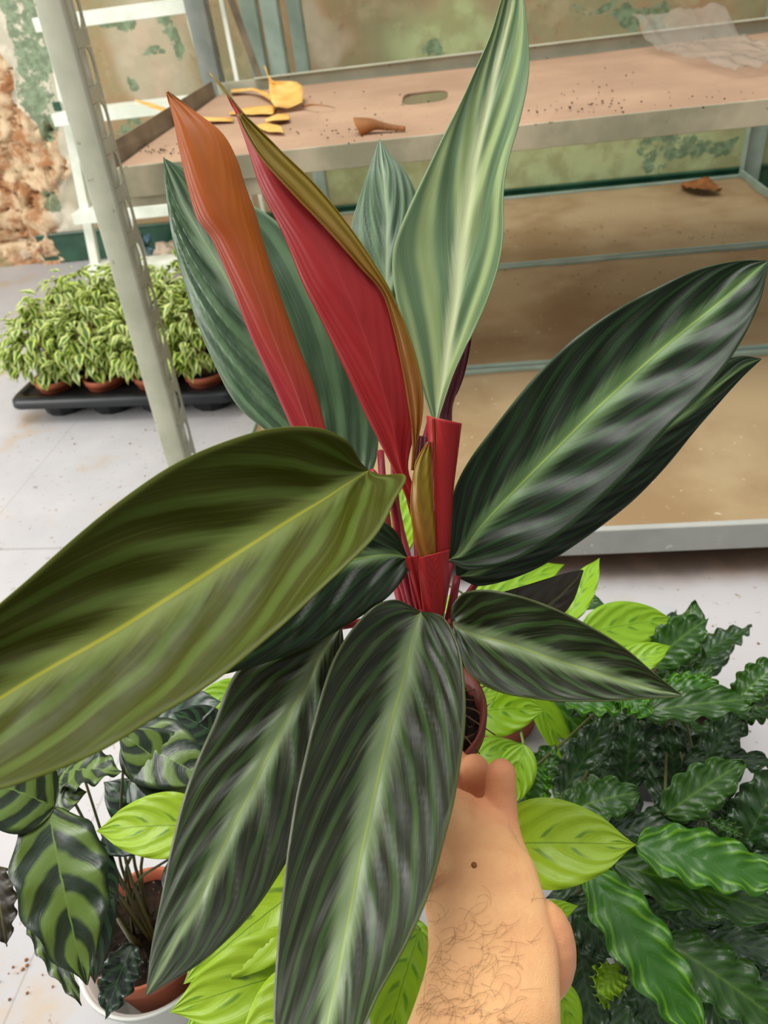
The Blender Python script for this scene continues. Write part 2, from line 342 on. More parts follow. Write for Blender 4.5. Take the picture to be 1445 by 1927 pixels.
# ---------------------------------------------------------------- back wall
WN = 2.88
def wall():
    t = NT('wall_plaster'); co = t.coord()
    def attr(nm): return t.n('Attribute', attribute_name=nm).outputs['Fac']
    big = t.noise(co, 3.0, 7, .62); med = t.noise(co, 11, 6, .6); fin = t.noise(co, 45, 5, .6)
    c = t.mix(t.ss(big, .38, .62), lin((166, 134, 98)), lin((150, 144, 108)))
    c = t.mix(t.mth('MULTIPLY', t.ss(med, .5, .64), .6), c, lin((176, 164, 128)))
    c = t.mix(t.mth('MULTIPLY', t.ss(fin, .58, .7), .4), c, lin((128, 98, 66)))
    pale = t.mix(t.ss(med, .4, .6), lin((222, 212, 190)), lin((196, 190, 168)))
    c = t.mix(attr('pale'), c, pale)
    lg = t.mix(t.ss(med, .4, .62), lin((178, 190, 138)), lin((156, 160, 112)))
    c = t.mix(attr('limewash'), c, lg)
    st = t.mix(t.ss(t.noise(co, 16, 6, .65), .38, .62), lin((216, 192, 156)), lin((168, 118, 78)))
    st = t.mix(t.ss(t.noise(co, 7, 4), .58, .68), st, lin((120, 74, 46)))
    c = t.mix(t.ss(attr('stone'), .3, .6), c, st)
    g = t.mth('ADD', attr('green'), t.mth('MULTIPLY', t.mth('SUBTRACT', t.noise(co, 26, 6, .7), .5), 1.3))
    c = t.mix(t.mth('MULTIPLY', t.ss(g, .48, .56), .85), c, t.mix(t.ss(fin, .4, .6), lin((92, 116, 86)), lin((126, 150, 118))))
    t.bump(t.mth('ADD', med, t.mth('MULTIPLY', fin, .5)), .35, .006)
    t.base(c, .85, .2)
    e0, e1, z0, z1 = -3.4, 2.2, -.01, 1.7
    nu, nz = 560, 171
    def blob(px, py, rx, ry):
        p = en(atn(px, py, WN)); return (p[0], p[2], rx/560., ry/560.)
    greens = [blob(*b) for b in [(60, 60, 60, 120), (75, 190, 40, 110), (60, 20, 50, 60), (95, 375, 22, 30), (330, 60, 26, 70), (215, 40, 50, 24), (255, 140, 20, 24), (250, 260, 50, 40),
              (1180, 25, 50, 18), (1230, 50, 26, 34), (1120, 8, 50, 10), (815, 100, 34, 20), (1290, 285, 70, 30), (1210, 290, 28, 34), (1360, 270, 40, 26), (1250, 262, 40, 14), (720, 330, 30, 20), (285, 100, 16, 14)]]
    pales = [blob(*b) for b in [(60, 150, 80, 260), (115, 420, 60, 60), (30, 20, 60, 60)]]
    greys = [blob(*b) for b in [(290, 100, 90, 110), (600, 60, 40, 60)]]
    limes = [blob(*b) for b in [(1150, 300, 420, 70), (850, 80, 120, 70), (700, 340, 120, 70)]]
    stones = [blob(*b) for b in [(20, 190, 24, 90), (90, 280, 46, 70), (30, 330, 90, 90), (40, 430, 90, 80), (80, 480, 60, 50), (0, 120, 20, 60), (-80, 250, 120, 260)]]
    def val(bl, e, z):
        r = 0
        for a, b, rx, rz in bl:
            d = math.hypot((e-a)/rx, (z-b)/rz); r = max(r, 1-sstep(.6, 1.25, d))
        return r
    V = []; A = {k: [] for k in ('green', 'pale', 'limewash', 'stone')}
    for j in range(nz):
        z = z0+(z1-z0)*(j/(nz-1))
        for i in range(nu):
            e = e0+(e1-e0)*i/(nu-1)
            q = Vector((e*9, z*9, 0)); wob = noise.noise(q)*.06; wob2 = noise.noise(q+Vector((9, 4, 1)))*.06
            s = val(stones, e+wob, z+wob2)
            A['green'].append(.62*val(greens, e+wob*.9, z+wob2*.9)); A['pale'].append(max(val(pales, e+wob, z+wob2), .45*val(greys, e+wob, z+wob2)))
            A['limewash'].append(val(limes, e+wob, z+wob2)*.9); A['stone'].append(s)
            d = noise.fractal(Vector((e*3, z*3, 2)), 1, 2, 4)*.006
            if s > 0:
                f = noise.fractal(Vector((e*8, z*8, 5)), .8, 2.1, 5)
                vor = noise.voronoi(Vector((e*9, z*11, 0)))[0]
                d += s*(.02+f*.035-(.05*sstep(.06, 0, vor[1]-vor[0])))
            V.append(EN(e, WN-d if False else WN+(.0-d), z))
    F = [[j*nu+i, j*nu+i+1, (j+1)*nu+i+1, (j+1)*nu+i] for j in range(nz-1) for i in range(nu-1)]
    o = mesh('wall_back', V, F, t.m, kind='structure')
    for k, a in A.items():
        at_ = o.data.attributes.new(k, 'FLOAT', 'POINT'); at_.data.foreach_set('value', a)
    # the masonry behind the plaster
    md = o.modifiers.new('solid', 'SOLIDIFY'); md.thickness = .12; md.offset = -1 if True else 1
wall()
MB().ebox(-1.62, 1.9, WN-.022, WN-.008, 0, .112).ebox(-1.62, 1.9, WN-.028, WN-.008, .104, .114).build('baseboard_back', M['green_tile'], kind='structure', bevel=.003)

# ---------------------------------------------------------------- perforated posts
def slotted_post(name, e, n, z0, z1, w, d, mat, label, cat='post', group=None, lean=(0, 0), slot=(.05, .0745, .026), rows=1, smooth_corner=.006, slotmat=None):
    """an upright of bent sheet: front flange facing the room, side flange with a column of long holes"""
    base = EN(e, n, z0)
    o = root(name, base, label, cat, group)
    th = .0022; dz = z1-z0
    def P(a, b, z): return EN(e+a+lean[0]*(z-z0), n+b+lean[1]*(z-z0), z)
    # front flange
    nzs = 24; V = []; F = []
    prof = [(-w, .0), (-w+.002, -.001), (-smooth_corner, 0)] + [(-smooth_corner+smooth_corner*math.sin(g), smooth_corner-smooth_corner*math.cos(g)) for g in (.4, .8, 1.2, 1.57)]
    for k in range(nzs+1):
        z = z0+dz*k/nzs
        for a, b in prof: V.append(P(a, b, z))
    m = len(prof)
    for k in range(nzs):
        for i in range(m-1): F.append([k*m+i, k*m+i+1, (k+1)*m+i+1, (k+1)*m+i])
    f = mesh('front_flange', V, F, mat, o); s = f.modifiers.new('s', 'SOLIDIFY'); s.thickness = th; s.offset = -1
    # side flange with holes: built strip by strip round each slot
    V = []; F = []
    sh, pitch, sw = slot
    b0, b1 = smooth_corner, d
    cols = rows
    def quad(q):
        b = len(V); V.extend(P(0, y, z) for y, z in q); F.append([b+i for i in range(len(q))])
    cw = (b1-b0)/cols
    for c in range(cols):
        y0, y1 = b0+c*cw, b0+(c+1)*cw; yc = (y0+y1)/2; r = min(sw/2, cw*.36)
        z = z0+.012+(pitch*.5 if c % 2 else 0); last = z0
        while z+sh < z1-.01:
            quad([(y0, last), (y1, last), (y1, z), (y0, z)])
            up = [(yc+r*math.cos(g), z+sh-r*1.2+r*1.2*math.sin(g)) for g in [math.pi*i/8 for i in range(9)]]
            dn = [(yc+r*math.cos(g), z+r*1.2+r*1.2*math.sin(g)) for g in [math.pi+math.pi*i/8 for i in range(9)]]
            loop = up+dn                     # counterclockwise from right-top
            n_ = len(loop); outer = []
            for (y, zz) in loop:
                outer.append((y1 if y > yc+1e-6 else y0 if y < yc-1e-6 else y, min(max(zz, z), z+sh)))
            # right and left sides
            for i in range(n_):
                j = (i+1) % n_
                p, q = loop[i], loop[j]
                def ext(v):
                    if abs(v[0]-yc) < 1e-6: return (yc, z+sh if v[1] > z+sh/2 else z)
                    return (y1 if v[0] > yc else y0, v[1])
                a, b = ext(p), ext(q)
                quad([p, a, b, q])
            # corner fill above and below
            quad([(y1, loop[0][1]), (y1, z+sh), (yc, z+sh)]) if False else None
            for tt, zz in ((up, z+sh), (dn, z)):
                for i in range(8):
                    p, q = tt[i], tt[i+1]
                    pe = (y1 if p[0] >= yc else y0, p[1]); qe = (y1 if q[0] >= yc else y0, q[1])
            last = z+sh; z += pitch
        quad([(y0, last), (y1, last), (y1, z1), (y0, z1)])
    sd = mesh('side_flange', V, F, mat, o, smooth=False)
    s = sd.modifiers.new('s', 'SOLIDIFY'); s.thickness = th; s.offset = 0
    # inner return flange seen through the holes
    if slotmat:
        V = [P(-.009, .006, z0), P(-.009, d, z0), P(-.009, d, z1), P(-.009, .006, z1)]
        r = mesh('inner_web', V, [[0, 1, 2, 3]], slotmat, o, smooth=False); s = r.modifiers.new('s', 'SOLIDIFY'); s.thickness = th
    return o
# near left upright of the rack
slotted_post('rack_post', -.568, 1.24, 0, 1.05, .043, .056, M['galvanised'],
             'tall pale galvanised upright with oval holes crossing the left foreground', 'post', lean=(.045, 0), slot=(.05, .0721, .034), slotmat=M['white_paint'])
# back left upright of the rack
slotted_post('rack_post', -.572, 2.155, 0, 1.15, .05, .036, M['galvanised_dark'],
             'dark grey slotted upright behind the left end of the upper shelf', 'post', slot=(.04, .06, .014), rows=2)
slotted_post('rack_post', -.545, 2.62, 0, 1.2, .05, .036, M['galvanised_green'],
             'pale green slotted upright standing behind the shelf, next to the diagonal brace', 'post', slot=(.04, .06, .016))
slotted_post('rack_post', -.463, 2.52, 0, 1.2, .05, .036, M['galvanised_green'],
             'middle grey-green slotted upright of the trio behind the upper shelf', 'post', slot=(.04, .06, .016))
slotted_post('rack_post', -.42, 2.66, 0, 1.2, .042, .030, M['galvanised_green'],
             'rightmost grey-green upright behind the upper shelf, against the wall', 'post', slot=(.04, .06, .014))
slotted_post('rack_post', 1.06, 1.33, 0, 1.0, .05, .04, M['galvanised'], 'right front upright of the rack beyond the end of the upper shelf', 'post')
tag(MB().box(EN(1.0, 2.83, .0), E_*.07, N_*.004, (0, 0, .62)).box(EN(1.0, 2.80, .0), E_*.004, N_*.03, (0, 0, .62)).build('rack_post', M['galvanised_green'], bevel=.001),
    'grey-green angle upright at the far right corner of the low bench', 'post')
tag(MB().tube([EN(-.64, 2.45, .95), EN(-.49, 2.50, .45)], .0, 4).box(EN(-.63, 2.46, 1.0), E_*.02, N_*.003, EN(.10, .04, -.55)).build('diagonal_brace', M['dark_iron']),
    'narrow brown diagonal brace leaning between the slotted uprights behind the shelf', 'brace')
tag(MB().box(EN(-.622, 2.50, 0), E_*.012, N_*.012, (0, 0, 1.2)).build('white_rod', M['white_paint']),
    'thin white upright rod beside the dark slotted upright behind the shelf', 'rod')

# ---------------------------------------------------------------- upper shelf
def upper_shelf():
    e0, e1, n0, n1, z = -.578, 1.0, 1.33, 2.13, .6
    o = root('wall_shelf', EN(e0, n0, z), 'upper rack shelf with dusty brown board and galvanised lip, holding dried leaves', 'shelf')
    # board with a rounded hand hole
    hx, hn, ha, hb = -.043, 1.735, .047, .072
    nE, nN = 260, 120; V = []; F = []; idx = {}
    for j in range(nN+1):
        for i in range(nE+1):
            e = e0+.004+(e1-e0-.008)*i/nE; n = n0+.004+(n1-n0-.02)*j/nN
            zz = z+.006*noise.noise(Vector((e*3, n*3, 0)))*.6
            de, dn = (e-hx)/ha, (n-hn)/hb
            m = (abs(de)**4+abs(dn)**4)**.25
            if m < 1.0 and m > 0: e, n = hx+(e-hx)/m, hn+(n-hn)/m
            idx[i, j] = (len(V), m); V.append(EN(e, n, zz))
    for j in range(nN):
        for i in range(nE):
            q = [idx[i, j], idx[i+1, j], idx[i+1, j+1], idx[i, j+1]]
            if all(m < 1.0 for _, m in q): continue
            F.append([k for k, _ in q])
    b = mesh('board', V, F, M['board'], o); s = b.modifiers.new('s', 'SOLIDIFY'); s.thickness = .006; s.offset = -1
    MB().ebox(e0, e1, n0-.003, n0, z-.032, z+.004).ebox(e0, e1, n0-.003, n0+.008, z-.034, z-.030).build('front_lip', M['rust_lip'], o, bevel=.0012)
    MB().ebox(e0, e1, n1-.003, n1, z-.03, z+.026).ebox(e0+.1, e1, n1-.02, n1, z+.026, z+.029).build('back_lip', M['galvanised'], o, bevel=.0012)
    # upturned left end plate
    V = [EN(e0, n0+.01, z-.03), EN(e0, n1-.02, z-.03), EN(e0-.006, n1-.02, z+.034), EN(e0-.006, n0+.03, z+.034), EN(e0-.004, n0+.012, z+.024)]
    p = mesh('end_plate', V, [[0, 1, 2, 3, 4]], M['dark_iron'], o, smooth=False); s = p.modifiers.new('s', 'SOLIDIFY'); s.thickness = .003
    # corner tab with bolt hole, and support bracket
    MB().ebox(e0+.02, e0+.10, n0-.008, n0-.003, z-.045, z+.006).build('corner_tab', M['rust_lip'], o, bevel=.002)
    MB().lathe(EN(e0+.035, n0-.008, z-.012), [(.0001, -.0012), (.007, -.0012), (.007, 0)], 16, (E_, Vector((0, 0, 1)), -N_)).build('bolt_hole', M['dark_iron'], o, smooth=True)
    MB().ebox(e0-.045, e0+.28, n0+.002, n0+.006, z-.062, z-.024).build('bracket', M['rust_lip'], o, bevel=.001)
upper_shelf()

# ---------------------------------------------------------------- low bench of three trays
def bench(n0, n1, label, lip=.045):
    e0, e1, z = -.43, 1.0, .1
    o = root('bench_tray', EN(e0, n0, 0), label, 'shelf', None)
    nE, nN = 60, 30
    V = [EN(e0+(e1-e0)*i/nE, n0+.006+(n1-n0-.012)*j/nN, z-.002+.004*noise.noise(Vector((i*.15, j*.2+n0*9, 0)))) for j in range(nN+1) for i in range(nE+1)]
    F = [[j*(nE+1)+i, j*(nE+1)+i+1, (j+1)*(nE+1)+i+1, (j+1)*(nE+1)+i] for j in range(nN) for i in range(nE)]
    b = mesh('board', V, F, M['bench_board'], o); s = b.modifiers.new('s', 'SOLIDIFY'); s.thickness = .006; s.offset = -1
    MB().ebox(e0, e1, n0, n0+.012, z-lip, z+.004).build('front_lip', M['lip_grey'] if lip > .04 else M['galvanised_green'], o, bevel=.002)
    MB().ebox(e0, e1, n1-.010, n1, z-.04, z+.006).build('back_lip', M['galvanised_green'], o, bevel=.002)
    MB().ebox(e0, e0+.008, n0, n1, z-.04, z+.006).build('side_lip', M['galvanised_green'], o, bevel=.002)
    MB().ebox(e1-.008, e1, n0, n1, z-.04, z+.02).build('side_lip', M['galvanised_green'], o, bevel=.002)
    for a in (e0+.05, e1-.09):
        for c in (n0+.08, n1-.12): MB().ebox(a, a+.04, c, c+.04, 0, z-.03).build('foot', M['dark_iron'], o)
bench(.905, 1.475, 'nearest low bench tray with pale grey front lip above the floor')
bench(1.49, 2.10, 'middle low bench tray of dusty board, between the nearest and the wall-side tray', lip=.03)
bench(2.115, 2.80, 'farthest low bench tray, beneath the upper shelf and against the green wall foot', lip=.03)

# ---------------------------------------------------------------- stepladder behind the tray
def ladder():
    n = 2.38
    o = root('stepladder', EN(-1.1, n, 0), 'white aluminium stepladder standing behind the left slotted upright', 'ladder')
    def rail(a, b, w=.03, d=.022, nm='rail', mat='white_paint'):
        d3 = b-a
        MB().box(a, E_*w, N_*d, d3).build(nm, M[mat], o, bevel=.002)
    A0, A1 = en(atn(112, 200, n)), en(atn(170, 500, n))
    sl = (A1[0]-A0[0])/(A0[2]-A1[2])
    ztop = 1.1
    rail(EN(A0[0]-sl*(-A0[2]), n, 0), EN(A0[0]+0.0-sl*(ztop-A0[2]), n, ztop))
    B0 = en(atn(350, 20, n))
    rail(EN(B0[0]+.04, n, 0), EN(B0[0]-.025, n, ztop), w=.012)
    # rear leg
    rail(EN(A0[0]-.0, n+.25, 0), EN(A0[0]+.03, n+.08, ztop), w=.018)
    rail(EN(B0[0]-.0, n+.25, 0), EN(B0[0]+.0, n+.08, ztop), w=.018)
    for (px, py) in ((290, 490), (300, 383), (300, 192), (300, 8)):
        z = en(atn(px, py, n))[2]
        el_ = A0[0]-sl*(z-A0[2])
        MB().box(EN(el_-.005, n-.055, z-.026), E_*(B0[0]+.02-el_), N_*.004, (0, 0, .030)).box(EN(el_-.005, n-.055, z+.004), E_*(B0[0]+.02-el_), N_*.085, (0, 0, .003)).build('step', M['white_paint'], o, bevel=.0015)
    z = A0[2]
    MB().ebox(A0[0]-.014, A0[0]+.004, n-.012, n+.004, z-.01, z+.012).build('green_clip', M['green_tile'], o)
ladder()

# ---------------------------------------------------------------- generic leaf surface
def grid_mesh(name, rows, mats, parent, thick=.0005, flip=False, uvfun=None, mi_two=False, kind=None):
    nv = len(rows); nu = len(rows[0]); V = [p for r in rows for p in r]
    UV = [(i/(nu-1), j/(nv-1)) for j in range(nv) for i in range(nu)]
    F = []
    for j in range(nv-1):
        for i in range(nu-1):
            q = [j*nu+i, j*nu+i+1, (j+1)*nu+i+1, (j+1)*nu+i]
            F.append(q[::-1] if flip else q)
    o = mesh(name, V, F, mats, parent, uvs=UV, kind=kind)
    s = o.modifiers.new('thickness', 'SOLIDIFY'); s.thickness = thick; s.offset = -1
    if mi_two: s.material_offset = 1
    return o
def loft(name, st, mats, parent, nv=72, nu=33, corr=.0012, ncorr=7, slant=.25, groove=.0012, roll=0, thick=.0006, cup=0):
    """st: stations (Lx,Ly,Ld, Mx,My,Md, Rx,Ry,Rd): left edge, midrib and right edge of the blade with their distances"""
    L = [at(s[0], s[1], s[2]) for s in st]; Mi = [at(s[3], s[4], s[5]) for s in st]; R = [at(s[6], s[7], s[8]) for s in st]
    d = [0]
    for i in range(1, len(st)): d.append(d[-1]+max(((L[i]-L[i-1]).length+(R[i]-R[i-1]).length+(Mi[i]-Mi[i-1]).length*2)/4, 1e-4))
    rows = []
    for j in range(nv):
        x = j/(nv-1); x = x+.0*x
        # denser at both ends
        xx = .5-.5*math.cos(math.pi*x); xx = xx*.55+x*.45
        t = d[-1]*xx; k = 0
        while k < len(st)-2 and d[k+1] < t: k += 1
        l, m, r = cr(L, d, k, t), cr(Mi, d, k, t), cr(R, d, k, t)
        row = []
        for i in range(nu):
            s = -1+2*i/(nu-1)
            p = m*(1-s*s)+l*(s*(s-1)/2)+r*(s*(s+1)/2) if True else None
            row.append([p, s, xx])
        rows.append(row)
    # normals and relief
    out = []
    sgn = 1
    for j in range(nv):
        row = []
        for i in range(nu):
            p, s, x = rows[j][i]
            a = rows[min(j+1, nv-1)][i][0]-rows[max(j-1, 0)][i][0]
            b = rows[j][min(i+1, nu-1)][0]-rows[j][max(i-1, 0)][0]
            n = a.cross(b)
            n = n.normalized() if n.length > 1e-9 else Vector((0, 0, 0))
            if n.dot(CAM-p) < 0: n = -n
            width = (rows[j][-1][0]-rows[j][0][0]).length
            q = min(1, width/.05)
            h = corr*q*(1-abs(s)**3)*min(1, abs(s)*5)*math.sin(2*math.pi*ncorr*(x-slant*abs(s)**1.25+(.02 if s > 0 else -.02)))
            h -= groove*q*math.exp(-(s/.06)**2)
            h += .0008*q*noise.noise(p*40)
            h += cup*q*(s*s)
            row.append(p+n*h)
        out.append(row)
    c = out[nv//2]; a = out[nv//2+1][nu//2]-out[nv//2-1][nu//2]; b = c[nu//2+1]-c[nu//2-1]
    flip = b.cross(a).dot(CAM-c[nu//2]) < 0
    return grid_mesh(name, out, mats, parent, thick, flip, mi_two=len(mats) > 1)
def S(L, Mi, R, d, dl=0, dr=0): return (L[0], L[1], d+dl, Mi[0], Mi[1], d, R[0], R[1], d+dr)

# ---------------------------------------------------------------- the held plant
POT_C = at(772, 1335, .445)
plant = root('potted_stromanthe', POT_C-Vector((0, 0, .075)), 'large dark-leaved plant with red rolled leaves, its pot held by the hand', 'plant')
# pot
pr = MB().lathe(POT_C-Vector((0, 0, .08)), [(.0001, 0), (.031, 0), (.033, .003), (.041, .066), (.045, .068), (.046, .08), (.0435, .08), (.040, .066), (.0385, .06)], 48)
pr.build('pot', M['terracotta_dark'], plant, smooth=True)
V = []; F = []; nr = 16; na = 48
for i in range(nr+1):
    for j in range(na):
        r = .041*i/nr; g = 2*math.pi*j/na
        V.append(POT_C+Vector((r*math.cos(g), r*math.sin(g), -.012+.004*noise.noise(Vector((r*300*math.cos(g), r*300*math.sin(g), 0)))+.003*random.random())))
F = [[i*na+j, i*na+(j+1) % na, (i+1)*na+(j+1) % na, (i+1)*na+j] for i in range(nr) for j in range(na)]
mesh('soil', V, F, M['soil'], plant, smooth=False)
UD = M['leaf_under']
def pl(name, st, mat, **k):
    return loft(name, st, [M[mat], UD], plant, **k)
# broad left leaf
def st3(rows, ds, dl, dr):
    r = []
    n = len(rows)
    for i, (L, m, R) in enumerate(rows):
        f = i/(n-1); d = ds[0]+(ds[1]-ds[0])*f if len(ds) == 2 else (ds[0]*(1-f)**2+2*ds[1]*f*(1-f)+ds[2]*f*f)
        wd = math.hypot(L[0]-R[0], L[1]-R[1]); q = min(1, wd/260)
        r.append((L[0], L[1], d+dl*q, m[0], m[1], d, R[0], R[1], d+dr*q))
    return r
pl('leaf', st3([((693, 884), (694, 885), (696, 886)), ((678, 868), (682, 892), (718, 893)), ((656, 832), (655, 908), (762, 893)), ((600, 806), (612, 936), (745, 935)),
    ((520, 806), (555, 970), (705, 1008)), ((430, 830), (480, 1018), (640, 1075)), ((330, 874), (400, 1070), (548, 1160)), ((220, 948), (310, 1128), (428, 1262)),
    ((110, 1040), (210, 1190), (300, 1345)), ((0, 1138), (100, 1252), (160, 1425)), ((-100, 1222), (0, 1312), (20, 1478)), ((-200, 1310), (-110, 1385), (-110, 1500)), ((-290, 1400), (-220, 1460), (-220, 1500)), ((-300, 1500), (-300, 1502), (-300, 1504))],
    (.365, .31, .245), -.012, -.028), 'leaf_olive', corr=.0011, ncorr=6, thick=.0006)
# dark leaf under it
pl('leaf', st3([((768, 1050), (769, 1051), (770, 1052)), ((745, 1000), (742, 1043), (766, 1078)), ((700, 975), (690, 1048), (728, 1125)), ((620, 985), (620, 1063), (660, 1172)), ((520, 1010), (540, 1095), (570, 1222)),
    ((430, 1080), (450, 1150), (450, 1262)), ((360, 1170), (380, 1210), (370, 1275)), ((310, 1258), (311, 1259), (312, 1260))], (.39, .38, .35), .006, -.010), 'leaf_deep')
# lower left long leaf
pl('leaf', st3([((642, 1178), (643, 1179), (644, 1180)), ((560, 1195), (612, 1215), (650, 1250)), ((452, 1255), (572, 1290), (640, 1330)), ((400, 1365), (525, 1378), (612, 1420)), ((355, 1470), (475, 1478), (585, 1530)),
    ((325, 1580), (425, 1580), (540, 1620)), ((303, 1690), (375, 1688), (468, 1725)), ((285, 1780), (325, 1780), (382, 1808)), ((274, 1872), (275, 1873), (277, 1873))], (.395, .36, .31), .006, -.012), 'leaf_dark', corr=.0010)
# bottom centre leaf
pl('leaf', st3([((790, 1150), (792, 1152), (794, 1150)), ((742, 1128), (788, 1166), (832, 1160)), ((690, 1152), (775, 1205), (858, 1205)), ((630, 1235), (760, 1270), (873, 1285)), ((592, 1350), (738, 1345), (874, 1360)), ((565, 1460), (715, 1440), (862, 1455)),
    ((545, 1570), (690, 1550), (842, 1555)), ((530, 1690), (667, 1660), (812, 1665)), ((520, 1800), (645, 1770), (768, 1765)), ((515, 1910), (622, 1880), (712, 1870)), ((520, 2010), (602, 1985), (665, 1970)), ((580, 2090), (581, 2091), (582, 2092))],
    (.375, .345, .27), .004, -.016), 'leaf_dark', corr=.0010)
# right lower leaf
pl('leaf', st3([((848, 1168), (849, 1169), (850, 1170)), ((850, 1140), (860, 1180), (862, 1215)), ((875, 1115), (900, 1196), (880, 1262)), ((930, 1112), (960, 1212), (925, 1296)), ((1010, 1132), (1040, 1240), (1010, 1315)), ((1090, 1168), (1120, 1265), (1090, 1319)),
    ((1170, 1216), (1195, 1288), (1170, 1316)), ((1235, 1270), (1245, 1301), (1240, 1312)), ((1281, 1307), (1282, 1308), (1283, 1309))], (.40, .375, .365), .0, -.012), 'leaf_dark', corr=.0012, ncorr=5)
# right upper big leaf
pl('leaf', st3([((845, 1052), (846, 1053), (847, 1054)), ((838, 1020), (866, 1042), (880, 1072)), ((845, 950), (905, 990), (945, 1062)), ((882, 868), (968, 922), (1030, 1020)), ((942, 788), (1040, 850), (1110, 958)), ((1015, 700), (1112, 778), (1190, 878)),
    ((1100, 622), (1190, 705), (1265, 795)), ((1200, 560), (1270, 635), (1338, 722)), ((1310, 508), (1350, 570), (1395, 640)), ((1395, 490), (1410, 518), (1430, 565)), ((1443, 491), (1444, 492), (1445, 494))],
    (.395, .385, .36), .002, -.016), 'leaf_deep', corr=.0010, ncorr=6)
# leaf behind it
pl('leaf', st3([((858, 1085), (859, 1086), (860, 1087)), ((860, 1040), (900, 1075), (905, 1103)), ((960, 960), (1000, 1015), (1010, 1070)), ((1080, 850), (1110, 925), (1130, 992)), ((1200, 760), (1220, 830), (1235, 898)),
    ((1300, 700), (1320, 750), (1330, 785)), ((1390, 670), (1395, 690), (1395, 712)), ((1431, 674), (1432, 675), (1433, 676))], (.425, .43, .42), .0, .01), 'leaf_deep', corr=.001)
# brownish small leaf
pl('leaf', st3([((870, 1150), (871, 1151), (872, 1152)), ((930, 1120), (940, 1160), (960, 1190)), ((1000, 1098), (1020, 1145), (1040, 1170)), ((1065, 1078), (1070, 1105), (1078, 1132)), ((1096, 1072), (1097, 1073), (1098, 1075))], (.43, .44), .0, .006), 'leaf_brown', corr=.0006)
# tall pale upright leaf
pl('leaf', st3([((818, 800), (819, 800), (820, 800)), ((792, 720), (827, 745), (850, 708)), ((762, 620), (843, 655), (882, 638)), ((742, 540), (856, 560), (918, 560)), ((740, 470), (868, 470), (942, 470)), ((765, 400), (878, 390), (946, 375)), ((803, 320), (892, 310), (955, 305)),
    ((845, 235), (910, 225), (978, 225)), ((888, 148), (930, 140), (994, 142)), ((922, 70), (950, 60), (993, 68)), ((943, 0), (964, -5), (984, -5)), ((965, -55), (966, -56), (967, -56))],
    (.42, .43, .40), .0, -.022), 'leaf_pale', corr=.0012, ncorr=5, slant=.5)
# small leaf behind, centre
pl('leaf', st3([((740, 700), (741, 701), (742, 702)), ((685, 600), (730, 610), (775, 600)), ((660, 470), (727, 490), (785, 470)), ((663, 415), (728, 415), (788, 385)), ((685, 345), (722, 340), (765, 325)), ((702, 295), (717, 295), (736, 292)), ((713, 262), (714, 262), (715, 262))], (.46, .48), .01, .0), 'leaf_back', corr=.001, slant=.5)
# broad leaf behind the red ones
pl('leaf', st3([((672, 915), (673, 916), (674, 917)), ((590, 868), (650, 890), (703, 880)), ((508, 815), (610, 850), (712, 825)), ((450, 768), (570, 770), (705, 740)), ((405, 690), (520, 680), (665, 610)), ((365, 590), (465, 590), (600, 500)),
    ((332, 480), (400, 480), (515, 412)), ((313, 375), (345, 385), (410, 350)), ((307, 296), (308, 297), (310, 298))], (.46, .48, .47), .01, .012), 'leaf_back', corr=.0018, ncorr=8, slant=.55)
# rolled leaves: curled cross sections built from their real outline
def rolled(rows, ds, mats, bulge, nv=70, nu=25, name='rolled_leaf', full=False):
    n = len(rows); L = []; R = []; B = []
    for i, (a, b) in enumerate(rows):
        f = i/(n-1); d = ds[0]+(ds[1]-ds[0])*f
        L.append(at(a[0], a[1], d)); R.append(at(b[0], b[1], d))
    dd = [0]
    for i in range(1, n): dd.append(dd[-1]+max(((L[i]-L[i-1]).length+(R[i]-R[i-1]).length)/2, 1e-4))
    out = []
    for j in range(nv):
        t = dd[-1]*j/(nv-1); k = 0
        while k < n-2 and dd[k+1] < t: k += 1
        l, r = cr(L, dd, k, t), cr(R, dd, k, t)
        c = (l+r)/2; half = (r-l)/2; w = half.length; tv = (CAM-c).normalized()
        row = []
        if full:
            for i in range(nu):
                g = 2*math.pi*1.06*i/(nu-1)+2.2; rr = 1-.10*i/(nu-1)
                row.append(c+half*math.cos(g)*rr+tv*w*math.sin(g)*rr)
        else:
            for i in range(nu):
                s = -1+2*i/(nu-1); g = s*math.pi/2
                h = bulge*w*math.cos(g)*(1)+.0006*math.sin(9*s+6*j/nv)
                row.append(c+half*math.sin(g)+tv*h)
        out.append(row)
    c = out[nv//2]; a = out[nv//2+1][nu//2]-out[nv//2-1][nu//2]; b = c[nu//2+1]-c[nu//2-1]
    flip = b.cross(a).dot(CAM-c[nu//2]) < 0
    return grid_mesh(name, out, mats, plant, .0006, flip, mi_two=len(mats) > 1)
rolled([((612, 930), (640, 925)), ((570, 850), (628, 850)), ((548, 805), (613, 805)), ((510, 720), (592, 728)), ((470, 630), (560, 645)), ((432, 530), (528, 555)), ((398, 450), (498, 462)), ((370, 410), (480, 398)), ((350, 340), (462, 350)), ((338, 285), (446, 300)), ((328, 235), (418, 250)), ((320, 200), (368, 210)), ((314, 173), (316, 173))],
       (.42, .415), [M['leaf_orange'], M['leaf_margin']], .45)
rolled([((782, 1000), (800, 1000)), ((765, 940), (786, 935)), ((738, 880), (768, 880)), ((692, 790), (782, 800)), ((650, 700), (778, 730)), ((612, 620), (758, 640)), ((572, 540), (735, 560)), ((532, 440), (690, 482)), ((492, 360), (642, 412)), ((466, 280), (582, 340)), ((448, 228), (520, 278)), ((434, 192), (470, 228)), ((420, 165), (438, 190)), ((394, 138), (396, 139))],
       (.40, .39), [M['leaf_red'], M['leaf_margin']], .38)
